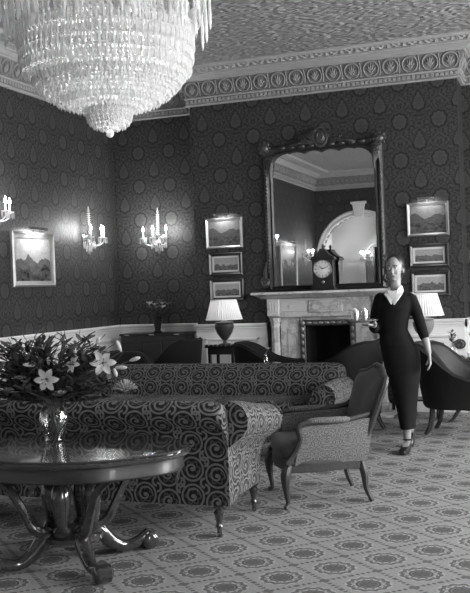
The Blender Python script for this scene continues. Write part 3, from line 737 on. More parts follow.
# ------------------------------------------------------------------ scroll-armed sofas (local front is -y, back at +y)
def sofa(loc, rz, L, D_, hb, ha, mat, label, rollb=.07, rolla=.11, zl=.20, fall=0.0):
    t = E('scroll_arm_sofa', loc, rz, label, 'sofa', 'sofas in scroll-patterned upholstery')
    hx, y1, y0 = L/2, D_/2, -D_/2
    def section(h, R, out, th):      # (outward offset, height) profile of a rolled back or arm, from outer foot over the roll to the inside
        p = [(0, zl), (0, zl+.12), (0, h-3.6*R), (out*.15, h-2.9*R), (out*.45, h-2.3*R)]
        cx, cz = out*.45, h-R
        p += [(cx+R*1.05*cos(a), cz+R*sin(a)) for a in [radians(q) for q in (-50, -20, 10, 40, 65, 90, 115, 140, 165)]]
        p += [(-th*.85, h-2.0*R), (-th, zl+.2), (-th, zl+.02)]
        return p
    def arcl(p):
        o = [0]
        for a, c in zip(p, p[1:]): o.append(o[-1]+sqrt((a[0]-c[0])**2+(a[1]-c[1])**2))
        return o
    # back: swept along x
    p = section(hb, rollb, rollb*1.0, .16); al = arcl(p); xs = [-hx, -hx+.02, -hx+.06]+[lerp(-hx+.12, hx-.12, k/10) for k in range(11)]+[hx-.06, hx-.02, hx]
    def sc(i): return {0: .86, 1: .94, 2: .985}.get(min(i, len(xs)-1-i), 1.0)
    rings, uvs = [], []
    for i, x in enumerate(xs):
        rings.append([(x, y1-.03+o*sc(i), zl+(z-zl)*sc(i)**.5) for o, z in p]); uvs.append([(x, zl+a) for a in al]+[(x, zl)])
    O('back', B().loft([r for r in rings], uvs=uvs), mat, t, 50)
    # arms: swept along y
    for sg in (-1, 1):
        p = section(ha, rolla, rolla*.95, .15); al = arcl(p)
        ys_ = [y0+.02, y0+.03, y0+.06]+[lerp(y0+.12, y1-.05, k/6) for k in range(7)]; rings, uvs = [], []
        for i, y in enumerate(ys_):
            s_ = {0: .90, 1: .96, 2: .99}.get(i, 1.0); lean = .0
            fk = 1-fall*(1-sm(y0, y1, y))/(ha-zl)
            rings.append([(sg*(hx-.05+o*s_), y, zl+(z-zl)*s_**.4*fk) for o, z in p]); uvs.append([(y, zl+a) for a in al]+[(y, zl)])
        if sg < 0: rings = [list(r) for r in rings]
        a = O('arm', B().loft(rings, uvs=uvs), mat, t, 50)
        cx, cz = sg*(hx-.05+rolla*.45), ha-rolla-fall*.85
        O('arm_piping', B().tube([(cx+sg*rolla*.93*cos(radians(q)), y0+.012, cz+rolla*.93*sin(radians(q))) for q in range(-60, 190, 18)]+[(sg*(hx-.17), y0+.012, zl+.25), (sg*(hx-.17), y0+.012, zl+.04)], .007, 5), mat, a)
    O('seat_base', B().box((0, -.02, zl+.10), (L-.14, D_-.06, .20), .02), mat, t)
    n = 3
    for k in range(n):
        w_ = (L-.36)/n; O('seat_cushion', B().box((-(L-.36)/2+(k+.5)*w_, -.07, zl+.265), (w_-.008, D_-.26, .15), .04), mat, t)
    for sx in (-1, 1):
        for yy in (y0+.06, y1-.07):
            lg = O('leg', B().lathe(turned_leg(zl+.01), 12, (sx*(hx-.09), yy, 0)), 'mahog', t)
            O('castor', B().at((sx*(hx-.09), yy, .018), (0, pi/2, 0)).lathe([(.018, -.009), (.018, .009)], 10), 'brass', lg)
    return t
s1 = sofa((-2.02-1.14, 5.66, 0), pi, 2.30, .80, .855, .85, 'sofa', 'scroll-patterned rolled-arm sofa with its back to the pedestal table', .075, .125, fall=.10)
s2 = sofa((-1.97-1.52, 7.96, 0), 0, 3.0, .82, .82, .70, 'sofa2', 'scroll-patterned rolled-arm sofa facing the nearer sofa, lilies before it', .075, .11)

# ------------------------------------------------------------------ low round table with shaped top
TH = .67
tb = E('pedestal_table', (-2.74, 4.64, 0), radians(4), 'polished dark mahogany pedestal table with shaped top and four scrolled feet', 'table')
def outline(sc_, n=72):
    o = []
    for k in range(n):
        a = 2*pi*k/n; r = 1.0-.045*max(0, cos(4*(a-pi/4)))**8*0-.05*abs(cos(2*(a+.62)))**6
        o.append((.72*sc_*r*cos(a), .50*sc_*r*sin(a)))
    return o
def stack(levels): return B().loft([[(x, y, z) for x, y in outline(s_)] for s_, z in levels])
O('table_top', stack([(.955, TH-.045), (.985, TH-.042), (1.0, TH-.034), (1.0, TH-.022), (.985, TH-.014), (.992, TH-.006), (.985, TH)]), 'mahog', tb, 30)
O('apron', stack([(.93, TH-.125), (.945, TH-.118), (.935, TH-.108), (.93, TH-.05), (.95, TH-.042)]), 'mahog2', tb, 30)
O('platform', B().lathe([(.05, .12), (.15, .125), (.18, .145), (.18, .17), (.15, .185), (.10, .205), (.06, .21)], 24), 'mahog', tb)
O('central_boss', B().lathe([(.01, .06), (.05, .08), (.06, .10), (.04, .125)], 16), 'mahog', tb)
for k in range(4):
    a = radians(45+90*k); c_, s_ = cos(a), sin(a)
    O('baluster', B().lathe([(.045, .185), (.05, .21), (.03, .235), (.04, .28), (.058, .38), (.05, .45), (.03, .48), (.045, .50), (.05, .52), (.05, TH-.11)], 14, (.13*cos(a+pi/4), .13*sin(a+pi/4), 0)), 'mahog', tb)
    lg = O('leg', cab([(.08*c_, .08*s_, .16), (.16*c_, .16*s_, .16), (.235*c_, .235*s_, .085), (.32*c_, .32*s_, .042), (.41*c_, .41*s_, .058), (.475*c_, .475*s_, .098)], [.045, .05, .042, .034, .034, .030], 10), 'mahog', tb)
    g = B(); px_, py_ = -s_, c_
    ctr = Vector((.475*c_, .475*s_, .052))
    g.loft([[tuple(ctr+Vector((px_, py_, 0))*w_+(Vector((c_, s_, 0))*cos(q)+Vector((0, 0, 1))*sin(q))*r_) for q in [2*pi*j/14 for j in range(14)]] for w_, r_ in ((-.052, .018), (-.05, .036), (-.035, .051), (.035, .051), (.05, .036), (.052, .018))])
    O('foot_scroll', g, 'mahog', lg)
    O('scroll_bracket', cab([(.12*c_, .12*s_, .18), (.22*c_, .21*s_, .22), (.29*c_, .26*s_, .33), (.38*c_, .32*s_, .46), (.52*c_, .38*s_, .55)], [.030, .034, .026, .024, .028], 8), 'mahog', tb)
for k in range(4):
    a = radians(90*k); q = outline(.9, 8)[(2*k) % 8]
    g = B(); g.lathe([(.005, TH-.19), (.02, TH-.17), (.012, TH-.155), (.025, TH-.135), (.03, TH-.12)], 10, (q[0], q[1], 0)); O('pendant_finial', g, 'mahog', tb)

# ------------------------------------------------------------------ bergere chair (local front -y)
bg_ = E('bergere_armchair', (-1.775, 6.50, 0), radians(-62), 'carved wood bergere armchair in pale damask beside the patterned sofas', 'armchair')
def rail_outline(z):   # serpentine seat rail
    o = []
    for x, y in ((-.32, -.27), (-.2, -.295), (0, -.315), (.2, -.295), (.32, -.27), (.325, -.1), (.30, .1), (.27, .27), (.1, .285), (-.1, .285), (-.27, .27), (-.30, .1), (-.325, -.1)): o.append((x, y, z))
    return o
def grow(r, k, dz=0): return [(x*k, y*k, z+dz) for x, y, z in r]
O('seat_rail', B().loft([grow(rail_outline(.245), .97), rail_outline(.25), rail_outline(.315), grow(rail_outline(.325), .96)]), 'walnut', bg_, 35)
O('seat_upholstery', B().loft([grow(rail_outline(.295), .99), grow(rail_outline(.30), 1.006), grow(rail_outline(.32), 1.006), grow(rail_outline(.342), .98)]), 'bergseat', bg_, 60)
def cush(z, k, e=0): return [(x*k, (y-.0)*k-.015, z) for x, y, _ in rail_outline(0)]
O('seat_cushion', B().loft([cush(.33, .86), cush(.335, .95), cush(.36, .985), cush(.40, .985), cush(.43, .94), cush(.448, .80), cush(.455, .5), cush(.457, .1)]), 'bergseat', bg_, 70)
for sx in (-1, 1):
    O('leg', cab([(sx*.305, -.275, .30), (sx*.325, -.30, .23), (sx*.315, -.295, .12), (sx*.305, -.285, .04), (sx*.315, -.305, .008)], [.034, .036, .021, .015, .021]), 'walnut', bg_)
    O('leg', cab([(sx*.25, .26, .30), (sx*.262, .28, .2), (sx*.26, .29, .1), (sx*.265, .33, .008)], [.028, .028, .019, .017]), 'walnut', bg_)
# raked cartouche back
def bk(x, z): return (x*(1.08+.25*(z-.3)), .235+.36*(z-.3)+.03*(1-(x/.28)**2), z)
bo = [(-.235, .40), (-.255, .55), (-.27, .72), (-.275, .82), (-.25, .865), (-.20, .875), (-.15, .885), (-.08, .915), (0, .93), (.08, .915), (.15, .885), (.20, .875), (.25, .865), (.275, .82), (.27, .72), (.255, .55), (.235, .40)]
pts = [Vector(bk(x, z)) for x, z in bo]
nrm = Vector((0, -1, .36)).normalized(); cen = Vector(bk(0, .66))
g = B(); rr = [[tuple(cen+(q-cen)*k+nrm*dd) for q in pts] for k, dd in ((.97, -.03), (.97, .015), (.9, .032), (.7, .045), (.35, .05), (.05, .052))]
O('back_upholstery', g.loft(rr), 'bergseat', bg_, 70)
O('back_frame', B().tube(smooth_path([pts[0]]+pts[1:], 3), .024, 8), 'walnut', bg_)
cq = Vector(bk(0, .93)); g = B().ball(tuple(cq+nrm*.015), (.035, .02, .028), 10, 6)
for sg in (-1, 1):
    g.tube([tuple(cq+nrm*.02+Vector((sg*.02, 0, 0))), tuple(cq+nrm*.02+Vector((sg*.07, 0, -.002))), tuple(cq+nrm*.015+Vector((sg*.12, 0, -.03)))], [.014, .012, .004], 6)
O('crest_carving', g, 'walnut', bg_)
for sx in (-1, 1):
    g = B(); rows_o, rows_i = [], []
    for k in range(9):
        t_ = k/8; y = lerp(-.17, .30, t_); x = lerp(.325, .285, t_); zt = lerp(.575, .60, t_); row = []
        for j in range(6):
            u_ = j/5; z = lerp(.30, zt, u_); yy = y+(-.06*(1-t_)*(1-u_)+.06*t_*(u_)*.8); bulge = .012*sin(pi*u_)*sin(pi*t_)
            row.append((sx*(x+bulge+.018*u_), yy, z))
        rows_o.append(row); rows_i.append([(sx*(abs(p_[0])-.055), p_[1], p_[2]) for p_ in reversed(row)])
    g.loft([a+c for a, c in zip(rows_o, rows_i)]); O('side_panel', g, 'berg', bg_, 60)
    O('arm_rail', cab([(sx*.325, -.29, .31), (sx*.318, -.235, .38), (sx*.335, -.19, .48), (sx*.342, -.20, .56), (sx*.34, -.15, .592), (sx*.335, 0, .595), (sx*.31, .17, .60), (sx*.285, .33, .63)], [.026, .022, .02, .024, .022, .02, .02, .018]), 'walnut', bg_)
    O('arm_pad', B().loft([[(sx*(.335-.03*((y+.1)/.3)**2*.3)+.028*s_*cos(q), y, .605+.022*s_*sin(q)) for q in [2*pi*j/10 for j in range(10)]] for y, s_ in ((-.13, .5), (-.11, .95), (-.02, 1.05), (.07, 1.0), (.15, .9), (.17, .4))]), 'berg', bg_, 60)

# ------------------------------------------------------------------ dark tub chairs (local front -y)
def tub(loc, rz, label, cat='armchair', mat='velvet', h0=.96, h1=.62, R=.36, name='tub_chair', sweep_=1.0, leg='mahog', fl=1.08, zb_=0.0):
    t = E(name, loc, rz, label, cat, 'dark tub chairs about the fireplace end')
    g = B(); rings = []
    for k in range(25):
        a = lerp(-128, 128, k/24); ra = radians(a); f = (1-cos(ra*sweep_))/2; hz = lerp(h0, h1, sm(.08, .75, f))
        dx, dy = sin(ra), cos(ra); ex = 1.0; th = .10
        def pt(r, z, flare=0): return ((R*ex+r+flare)*dx, (R+r+flare)*dy-(0 if abs(a) < 95 else (abs(a)-95)/33*.12), z)
        rings.append([pt(-.02, .17+zb_), pt(0, .20+zb_), pt(.02*fl, lerp(.2+zb_, hz, .55)), pt(.05*fl, hz-.04), pt(.055*fl, hz-.012), pt(.03*fl, hz), pt(-.02, hz-.008), pt(-.05, hz-.05), pt(-.10, .42), pt(-.11, .2+zb_)])
    g.loft(rings); O('tub_back', g, mat, t, 50)
    O('rim_piping', B().tube([r[5] for r in rings], .009, 5), mat, t)
    O('seat_base', B().lathe([(R*.8, .17+zb_), (R*.9, .19+zb_), (R*.9, .33), (R*.8, .35)], 20, (0, -.06, 0)), mat, t)
    O('seat_cushion', B().lathe([(R*.70, .35), (R*.76, .37), (R*.76, .43), (R*.68, .46), (R*.3, .475)], 20, (0, -.07, 0)), mat, t)
    for sx in (-1, 1):
        O('leg', cab([(sx*.25, -.32, .19+zb_), (sx*.255, -.33, .1), (sx*.26, -.335, .006)], [.032, .025, .018], 8), leg, t)
        O('leg', cab([(sx*.20, .22, .19+zb_), (sx*.205, .25, .1), (sx*.215, .30, .006)], [.032, .026, .02], 8), leg, t)
    return t
q = ony(272, 345, 9.45); tub((q.x-.03, 9.42, 0), radians(100), 'dark velvet tub chair left of the fire opening, behind the patterned sofa', h0=.955, h1=.74, R=.33)
q = ony(342, 345, 9.45); tub((q.x+.05, 9.48, 0), radians(-100), 'dark velvet tub chair right of the fire opening, behind the bergere', h0=.955, h1=.74, R=.33)
q = ony(120, 352, 9.4); tub((q.x, 9.4, 0), radians(35), 'dark tub chair with rounded back before the dark cabinet, above the lilies', h0=.86, h1=.68, R=.33)
q = ony(173, 352, 10.25); tub((q.x-.03, 10.25, 0), radians(-95), 'dark tub chair with swept-up back between cabinet and side table lamp', h0=.96, h1=.6, R=.34)
tub((-1.09, 9.52, 0), radians(84), 'dark leather tub armchair with square legs at the right edge behind the woman', h0=.92, h1=.56, R=.36, mat='leather', fl=2.4, zb_=.10)

# ------------------------------------------------------------------ side tables and lamps
def side_table(loc, rz, h, w_, d_, label, mat='ebony'):
    t = E('side_table', loc, rz, label, 'table')
    O('table_top', B().box((0, 0, h-.012), (w_, d_, .024), .006), mat, t)
    g = B()
    for k in range(7): g.ball((-w_/2+.03+k*(w_-.06)/6, -d_/2+.004, h+.002), (.028, .012, .018), 8, 5)
    O('scalloped_gallery', g, mat, t, kind='stuff')
    O('apron', B().box((0, 0, h-.065), (w_-.06, d_-.06, .085), .004), mat, t)
    for sx in (-1, 1):
        for sy in (-1, 1): O('leg', B().box((sx*(w_/2-.05), sy*(d_/2-.05), (h-.1)/2), (.036, .036, h-.1), .006), mat, t)
    O('lower_shelf', B().box((0, 0, .20), (w_-.08, d_-.08, .018)), mat, t)
    return t
def table_lamp(loc, label, urn, s_=1.0, power=1.1):
    t = E('table_lamp', loc, 0, label, 'lamp', 'urn lamps with pleated shades'); t.scale = (s_, s_, s_)
    O('urn_base', B().lathe([(.075, 0), (.075, .015), (.03, .03), (.022, .055), (.05, .08), (.10, .15), (.125, .22), (.128, .26), (.11, .275), (.125, .285), (.12, .295), (.05, .305), (.02, .32)], 24), urn, t)
    O('lamp_stem', B().lathe([(.012, .32), (.012, .40)], 8), 'brass', t)
    n = 96
    g = B(); rings = [[(r*(1+.025*cos(48*2*pi*j/n))*cos(2*pi*j/n), r*(1+.025*cos(48*2*pi*j/n))*sin(2*pi*j/n), z) for j in range(n)] for r, z in ((.235, .33), (.20, .45), (.165, .585))]
    g.loft(rings, cap=False); sh_ = O('lamp_shade', g, 'shade', t, 60)
    O('shade_trim', B().tube([(.236*cos(2*pi*k/40), .236*sin(2*pi*k/40), .332) for k in range(41)], .007, 5, False).tube([(.166*cos(2*pi*k/40), .166*sin(2*pi*k/40), .583) for k in range(41)], .006, 5, False), 'candle', sh_)
    O('bulb', B().ball((0, 0, .45), (.03, .03, .045), 10, 7), 'softbulb', t)
    lamp_point('lamp_light', t, (0, 0, .45), power, .05); return t
q = ony(224.5, 345, 10.62); side_table((q.x, 10.64, 0), 0, q.z, .40, .38, 'dark square side table with scalloped edge under the left lamp')
q2 = ony(224.5, 345, 10.64); table_lamp((q2.x, 10.66, q2.z+.002), 'dark urn lamp with pale pleated shade on the side table left of the fireplace', 'urn', .95)
q = ony(424, 344, 10.60); side_table((q.x, 10.62, 0), 0, q.z, .40, .38, 'dark square side table hidden behind the woman, under the right lamp')
table_lamp((q.x, 10.62, q.z+.002), 'grey urn lamp with pale pleated shade behind the woman', 'urnpale', .98)

# ------------------------------------------------------------------ dark cabinet in the alcove, vase on it
ql = ony(119, 334, 11.02); qr = ony(184.5, 333, 11.02); cw = qr.x-ql.x; chh = (ql.z+qr.z)/2
cb = E('low_cabinet', ((ql.x+qr.x)/2, 11.22, 0), 0, 'low dark polished cabinet against the alcove wall', 'cabinet')
O('body', B().box((0, 0, (chh-.03)/2+.03), (cw-.04, .36, chh-.06), .004), 'ebony', cb)
O('cabinet_top', B().box((0, 0, chh-.015), (cw, .40, .03), .008), 'ebony', cb)
O('plinth', B().box((0, 0, .04), (cw-.02, .38, .08), .004), 'ebony', cb)
for k in range(3):
    x = (k-1)*(cw-.06)/3; dr = O('door', B().box((x, -.186, chh/2), ((cw-.08)/3-.02, .018, chh-.22), .005), 'ebony', cb)
    O('knob', B().ball((x+.12, -.205, chh/2), .014, 8, 6), 'brass', dr)
for k in (-1, 0, 1): O('hinge_mount', B().box((k*.36, -.203, chh-.016), (.07, .006, .016), .002), 'brass', cb)
def sprig(g, base, tip, n, L, w_, rnd):
    base, tip = Vector(base), Vector(tip); ax = tip-base
    for i in range(n):
        t_ = .25+.75*i/max(1, n-1); c_ = base.lerp(tip, t_); a = rnd.uniform(0, 2*pi); d_ = (Vector((cos(a), sin(a), rnd.uniform(-.1, .7)))+ax.normalized()*.6).normalized()
        leaf(g, c_, d_, L*rnd.uniform(.7, 1.2), w_, rnd)
def leaf(g, c_, d_, L, w_, rnd):
    up_ = Vector((rnd.uniform(-.4, .4), rnd.uniform(-.4, .4), 1)); sd = d_.cross(up_).normalized(); nn = sd.cross(d_)
    rows = []
    for k, (f, ww) in enumerate(((0, .08), (.3, .85), (.6, 1.0), (.85, .5), (1, .03))):
        m_ = c_+d_*(L*f)-nn*(.12*L*f*f); rows.append([tuple(m_-sd*w_*ww+nn*.15*w_), tuple(m_-nn*.1*w_), tuple(m_+sd*w_*ww+nn*.15*w_)])
    g.sheet(rows)
rnd = random.Random(3)
q = ony(158, 333.5, 11.2)
vz = chh+.001
v = E('flower_vase', (q.x, 11.2, vz), 0, 'slim dark flared vase on the low cabinet in the alcove', 'vase')
O('vase_body', B().lathe([(.055, 0), (.06, .01), (.035, .03), (.045, .08), (.06, .16), (.075, .215), (.068, .215), (.05, .15), (.02, .05)], 16), 'ebony', v)
fv = E('flower_spray', (q.x, 11.2, vz+.05), 0, 'loose spray of pale flowers in the slim dark vase', 'flowers')
for k in range(9):
    a = k*2.4; r = .05+.014*k; tip = (r*cos(a), r*.7*sin(a), .33+.04*cos(k*1.7)-.2*r)
    st = O('stem', B().tube([(.01*cos(a), .01*sin(a), .02), (tip[0]*.4, tip[1]*.4, .20), tip], .004, 5), 'stem', fv)
    g = B()
    for j in range(6): leaf(g, Vector(tip), Vector((cos(j*1.05), sin(j*1.05), .9)).normalized(), .06, .014, rnd)
    O('blossom', g, 'lily' if k % 2 else 'rose', st)
    g = B(); sprig(g, (tip[0]*.2, tip[1]*.2, .12), (tip[0]*.8, tip[1]*.8, tip[2]*.85), 5, .07, .014, rnd); O('foliage', g, 'leaf', st)

# ------------------------------------------------------------------ lilies in a glass vase on the pedestal table
vp = onz(54.5, 441, TH); VD = (vp-CAM).dot(FW)
gv = E('glass_vase', (vp.x, vp.y, TH+.001), 0, 'cut glass vase of lilies standing on the pedestal table', 'vase')
O('vase_body', B().lathe([(.05, 0), (.056, .006), (.05, .02), (.062, .06), (.084, .11), (.088, .145), (.072, .19), (.058, .215), (.066, .235), (.062, .235), (.053, .215), (.066, .19), (.08, .145), (.076, .11), (.055, .06), (.04, .025), (.005, .02)], 32, (0, 0, 0), .02, 16), 'glass', gv)
g = B()
for k in range(16):
    a = 2*pi*k/16
    g.tube([(r*cos(a+.25*i), r*sin(a+.25*i), z) for i, (r, z) in enumerate(((.058, .03), (.072, .07), (.088, .115), (.089, .15)))], .004, 4)
O('cut_ribs', g, 'glass', gv, kind='stuff')
bq = E('lily_bouquet', (vp.x, vp.y, TH+.03), 0, 'bouquet of white lilies, dark leaves and twigs in the glass vase', 'flowers')
B0 = Vector((vp.x, vp.y, TH+.03))
def at_px(px, py, off=0.0):       # a point of the bouquet, off metres nearer to the viewer than the vase
    d_ = ray(px, py); return CAM + d_*((VD-off)/d_.dot(FW)) - B0
neck = Vector((0, 0, .19))
def stem_to(p_, name='stem', r=.004):
    mid = neck.lerp(p_, .5)+Vector((0, 0, .03)); pts = smooth_path([Vector((neck.x*.3-p_.x*.06, -p_.y*.06, .02)), neck+Vector((p_.x*.08, p_.y*.08, 0)), mid, p_], 4)
    return O(name, B().tube(pts, r, 5), 'stem', bq)
def petal_mesh(L, w_, curl, mat):
    g = B(); rows = []
    for k in range(7):
        f = k/6; ww = w_*sin(pi*min(1, f*.93+.05))**.7*(1 if f < .97 else .3); x = L*(f-.10*f*f*curl); z = L*(.30*f-.55*curl*f*f*f)
        rows.append([(x, -ww, z+.16*ww), (x, -ww*.5, z+.02*ww), (x, 0, z-.05*ww), (x, ww*.5, z+.02*ww), (x, ww, z+.16*ww)])
    g.sheet(rows); return g.mesh('petal', K[mat], 60)
PET = petal_mesh(.085, .021, .55, 'lily')
def axes_to(d_):
    return d_.to_track_quat('Z', 'Y').to_euler()
def lily(px, py, off, face, s_=1.0, n=6):
    p_ = at_px(px, py, off); st = stem_to(p_)
    h = O('lily_flower', B().lathe([(.004, -.03), (.007, -.015), (.010, .0), (.006, .006)], 8), 'stem', bq); h.location = p_; h.rotation_euler = axes_to(Vector(face).normalized()); h.scale = (s_, s_, s_)
    for k in range(n): o = link('petal', PET, h, (0, 0, 0), (0, radians(-12 if k % 2 else -5), k*2*pi/n))
    for k in range(5): a = k*1.25; O('stamen', B().tube([(0, 0, 0), (.012*cos(a), .012*sin(a), .04), (.022*cos(a), .022*sin(a), .055)], [.0015, .0015, .004], 4), 'pollen', h)
tocam = -FW
for px, py, off, s_, dv in ((103, 363, .10, 1.0, (.1, 0, .15)), (47, 379, .16, .95, (-.1, 0, -.2)), (74, 365, .12, .75, (-.7, 0, .5)), (17, 358, .02, .7, (-.6, 0, .5))):
    lily(px, py, off, tocam+Vector(dv), s_)
def bud(px, py, off, d_, L=.075):
    d_ = (RT*d_[0]+UP*d_[1]+tocam*.2).normalized(); p_ = at_px(px, py, off)-d_*L/2; stem_to(p_, r=.003)
    h = O('lily_bud', B().lathe([(.003, 0), (.009, L*.2), (.013, L*.6), (.008, L*.9), (.002, L)], 8), 'lily', bq); h.location = p_; h.rotation_euler = axes_to(d_)
for q in ((29, 365, .10, (-1, .1)), (119, 346, .05, (-.4, 1)), (135, 359, .06, (1, .35), .07), (121, 367.5, .12, (1, 0), .075), (115, 372, .10, (.4, -1), .06), (75, 353, .05, (0, 1), .05), (48.5, 361, .06, (0, 1), .05), (62, 341, 0, (-.3, 1), .045), (98, 340, 0, (.4, 1), .045)): bud(*q)
rnd = random.Random(11)
for k in range(140):            # leafy stems filling the outline of the arrangement
    px = rnd.uniform(-14, 112); py = rnd.uniform(338, 404)-8*(px < 60)*rnd.random(); off = rnd.uniform(-.12, .10)
    if k > 95: px = rnd.uniform(-14, 55); py = rnd.uniform(342, 400); off = rnd.uniform(-.16, -.04)
    if ((px-50)/66)**2+((py-384)/58)**2 > 1: py = 384-40*rnd.random()
    p_ = at_px(px, py, off); st = stem_to(p_, 'leafy_stem', .003); g = B(); sprig(g, neck.lerp(p_, .25), p_, 11, rnd.uniform(.06, .10), rnd.uniform(.012, .022), rnd); O('foliage', g, 'leaf', st)
for px, py, off in ((20, 380, .12), (62, 372, .1), (88, 374, .08), (36, 350, .02), (8, 392, .1), (60, 395, .15), (95, 350, 0)):
    p_ = at_px(px, py, off); st = stem_to(p_, 'rose_stem'); g = B()
    for j in range(14): a = j*2.4; r = .010+.0018*j; leaf(g, p_+Vector((r*.3*cos(a), r*.3*sin(a), 0)), (Vector((cos(a), sin(a), 1.2-.06*j))+tocam*.4).normalized(), .03+.001*j, .014, rnd)
    O('dark_blossom', g, 'rose', st)
p_ = at_px(125, 389, .12); st = stem_to(p_, 'thistle_stem'); g = B().ball(tuple(p_), (.022, .022, .018), 10, 6)
for j in range(60):
    a = j*2.39996; r = sqrt(j/60)*.055; g.tube([tuple(p_+Vector((r*.6*cos(a), r*.6*sin(a), .0))), tuple(p_+Vector((r*1.5*cos(a), r*1.5*sin(a), .060-.06*(r/.055)**2)))], [.005, .0025], 4)
O('thistle_head', g, 'berry', st, kind='stuff')
for k, (px, py) in enumerate(((58, 322), (66, 326), (25, 330), (45, 326), (118, 340), (4, 338), (-8, 350), (125, 352), (84, 330), (108, 334))):
    p_ = at_px(px, py, rnd.uniform(-.1, .05)); a = neck; pts = [a.lerp(p_, t_)+Vector((.018*sin(9*t_+k), .018*cos(8*t_+k), 0)) for t_ in [j/14 for j in range(15)]]
    tw_ = O('curly_twig', B().tube(pts, [.0045-.0002*j for j in range(15)], 4), 'stem', bq)

# ------------------------------------------------------------------ small things at the right edge
q = onz(462, 357, .70); rtq = ony(466, 357, 10.25)
rt_ = E('tea_table', (rtq.x+.02, 10.28, 0), 0, 'small dark tea table at the right edge beyond the leather chair', 'table')
zt = rtq.z
O('table_top', B().lathe([(.24, zt-.03), (.26, zt-.025), (.265, zt-.012), (.255, zt)], 28), 'mahog', rt_)
O('pedestal', B().lathe([(.05, .12), (.03, .2), (.045, .32), (.025, .45), (.04, zt-.05), (.09, zt-.03)], 14), 'mahog', rt_)
for k in range(3):
    a = radians(90+120*k); c_, s_ = cos(a), sin(a); O('leg', cab([(.02*c_, .02*s_, .2), (.12*c_, .12*s_, .14), (.2*c_, .2*s_, .04), (.26*c_, .26*s_, .012)], [.03, .024, .018, .012]), 'mahog', rt_)
def tcup(x, y, label):
    t = E('tea_cup', (x, y, zt+.001), 0, label, 'cup', 'cups on the tea table'); O('saucer', B().lathe([(.03, 0), (.065, .010), (.07, .014), (.03, .006)], 18), 'china', t)
    O('cup_bowl', B().lathe([(.02, .008), (.034, .025), (.042, .06), (.039, .06), (.03, .025), (.01, .016)], 16), 'china', t); O('handle', B().tube([(.04, 0, .05), (.062, 0, .045), (.058, 0, .028), (.034, 0, .025)], .004, 5), 'china', t)
tcup(rt_.location.x-.16, 10.18, 'white cup and saucer at the near left of the tea table'); tcup(rt_.location.x+.04, 10.13, 'white cup and saucer at the near middle of the tea table')
bx_ = ony(452, 356, 10.33); bv = E('bud_vase', (bx_.x, 10.33, zt+.001), 0, 'small bud vase with one dark leafy stem on the tea table', 'vase')
O('vase_body', B().lathe([(.022, 0), (.03, .02), (.028, .05), (.012, .085), (.016, .10)], 14), 'china', bv)
st = O('stem', B().tube([(0, 0, .08), (.01, 0, .18), (-.01, 0, .27)], .003, 5), 'stem', bv); g = B()
for j in range(9): leaf(g, Vector((.005, 0, .14+.015*j)), Vector((cos(j*2.2), sin(j*2.2)*.6, .8)).normalized(), .06, .014, rnd)
O('foliage', g, 'leaf', st)
rq = ony(460, 344, YB-.05); rs = E('round_wall_ornament', (rq.x, YB-.045, rq.z), 0, 'round dark openwork ornament on the white dado at the right edge', 'ornament')
O('rim', B().tube([(.058*cos(2*pi*k/24), 0, .05*sin(2*pi*k/24)) for k in range(25)], .010, 6, False), 'rosette', rs)
g = B().ball((0, -.002, 0), (.016, .010, .016), 10, 6)
for k in range(8): a = k*pi/4; g.tube([(0, 0, 0), (.028*cos(a), -.006, .025*sin(a)), (.05*cos(a), 0, .043*sin(a))], [.006, .013, .005], 5)
O('rosette', g, 'rosette', rs)
bd = ony(267, 363, 8.75); bt_ = E('wine_table', (bd.x, 8.72, 0), 0, 'little round wine table behind the facing sofa, holding a bud vase', 'table'); zt2 = bd.z
O('table_top', B().lathe([(.15, zt2-.02), (.16, zt2-.01), (.155, zt2)], 22), 'mahog', bt_); O('pedestal', B().lathe([(.04, .1), (.02, .2), (.03, .4), (.02, .6), (.05, zt2-.02)], 12), 'mahog', bt_)
for k in range(3):
    a = radians(30+120*k); c_, s_ = cos(a), sin(a); O('leg', cab([(.02*c_, .02*s_, .16), (.09*c_, .09*s_, .08), (.16*c_, .16*s_, .01)], [.024, .018, .010]), 'mahog', bt_)
bb = E('bud_vase', (bd.x, 8.72, zt2+.001), 0, 'tiny glass bud vase with a white bloom before the left tub chair', 'vase')
O('vase_body', B().lathe([(.018, 0), (.024, .02), (.02, .05), (.010, .075), (.014, .09)], 12), 'glass', bb)
st = O('stem', B().tube([(0, 0, .02), (.005, 0, .10), (.025, 0, .14)], .003, 5), 'stem', bb); g = B()
for j in range(8): leaf(g, Vector((.025, 0, .14)), Vector((cos(j*.8), sin(j*.8), .6)).normalized(), .032, .011, rnd)
O('blossom', g, 'lily', st)

# ------------------------------------------------------------------ the walking woman (local: faces -y)
pp = onz(407, 452, 0)
pe = E('person', (pp.x, pp.y, 0), radians(-4), 'woman in dark suit and white collar walking with a tray of glasses', 'person')
def limb(g, pts, rr, n=12, flat=1.0): g.tube(smooth_path(pts, 4), [interp([(i/(len(rr)-1), v) for i, v in enumerate(rr)], k/((len(pts)-1)*4)) for k in range((len(pts)-1)*4+1)], n, True, flat); g.ball(pts[0], rr[0], n, 8); g.ball(pts[-1], rr[-1], n, 8)
def ell(cx_, cy_, z, rx, ry, n=20): return [(cx_+rx*cos(2*pi*j/n), cy_+ry*sin(2*pi*j/n), z) for j in range(n)]
def remeshed(name, g, mat, vox, sm_=4, parent=None):
    o = O(name, g, mat, parent, 0)
    r_ = o.modifiers.new('join', 'REMESH'); r_.mode = 'VOXEL'; r_.voxel_size = vox; r_.use_smooth_shade = True
    s_ = o.modifiers.new('soften', 'SMOOTH'); s_.iterations = sm_; s_.factor = .5
    return o
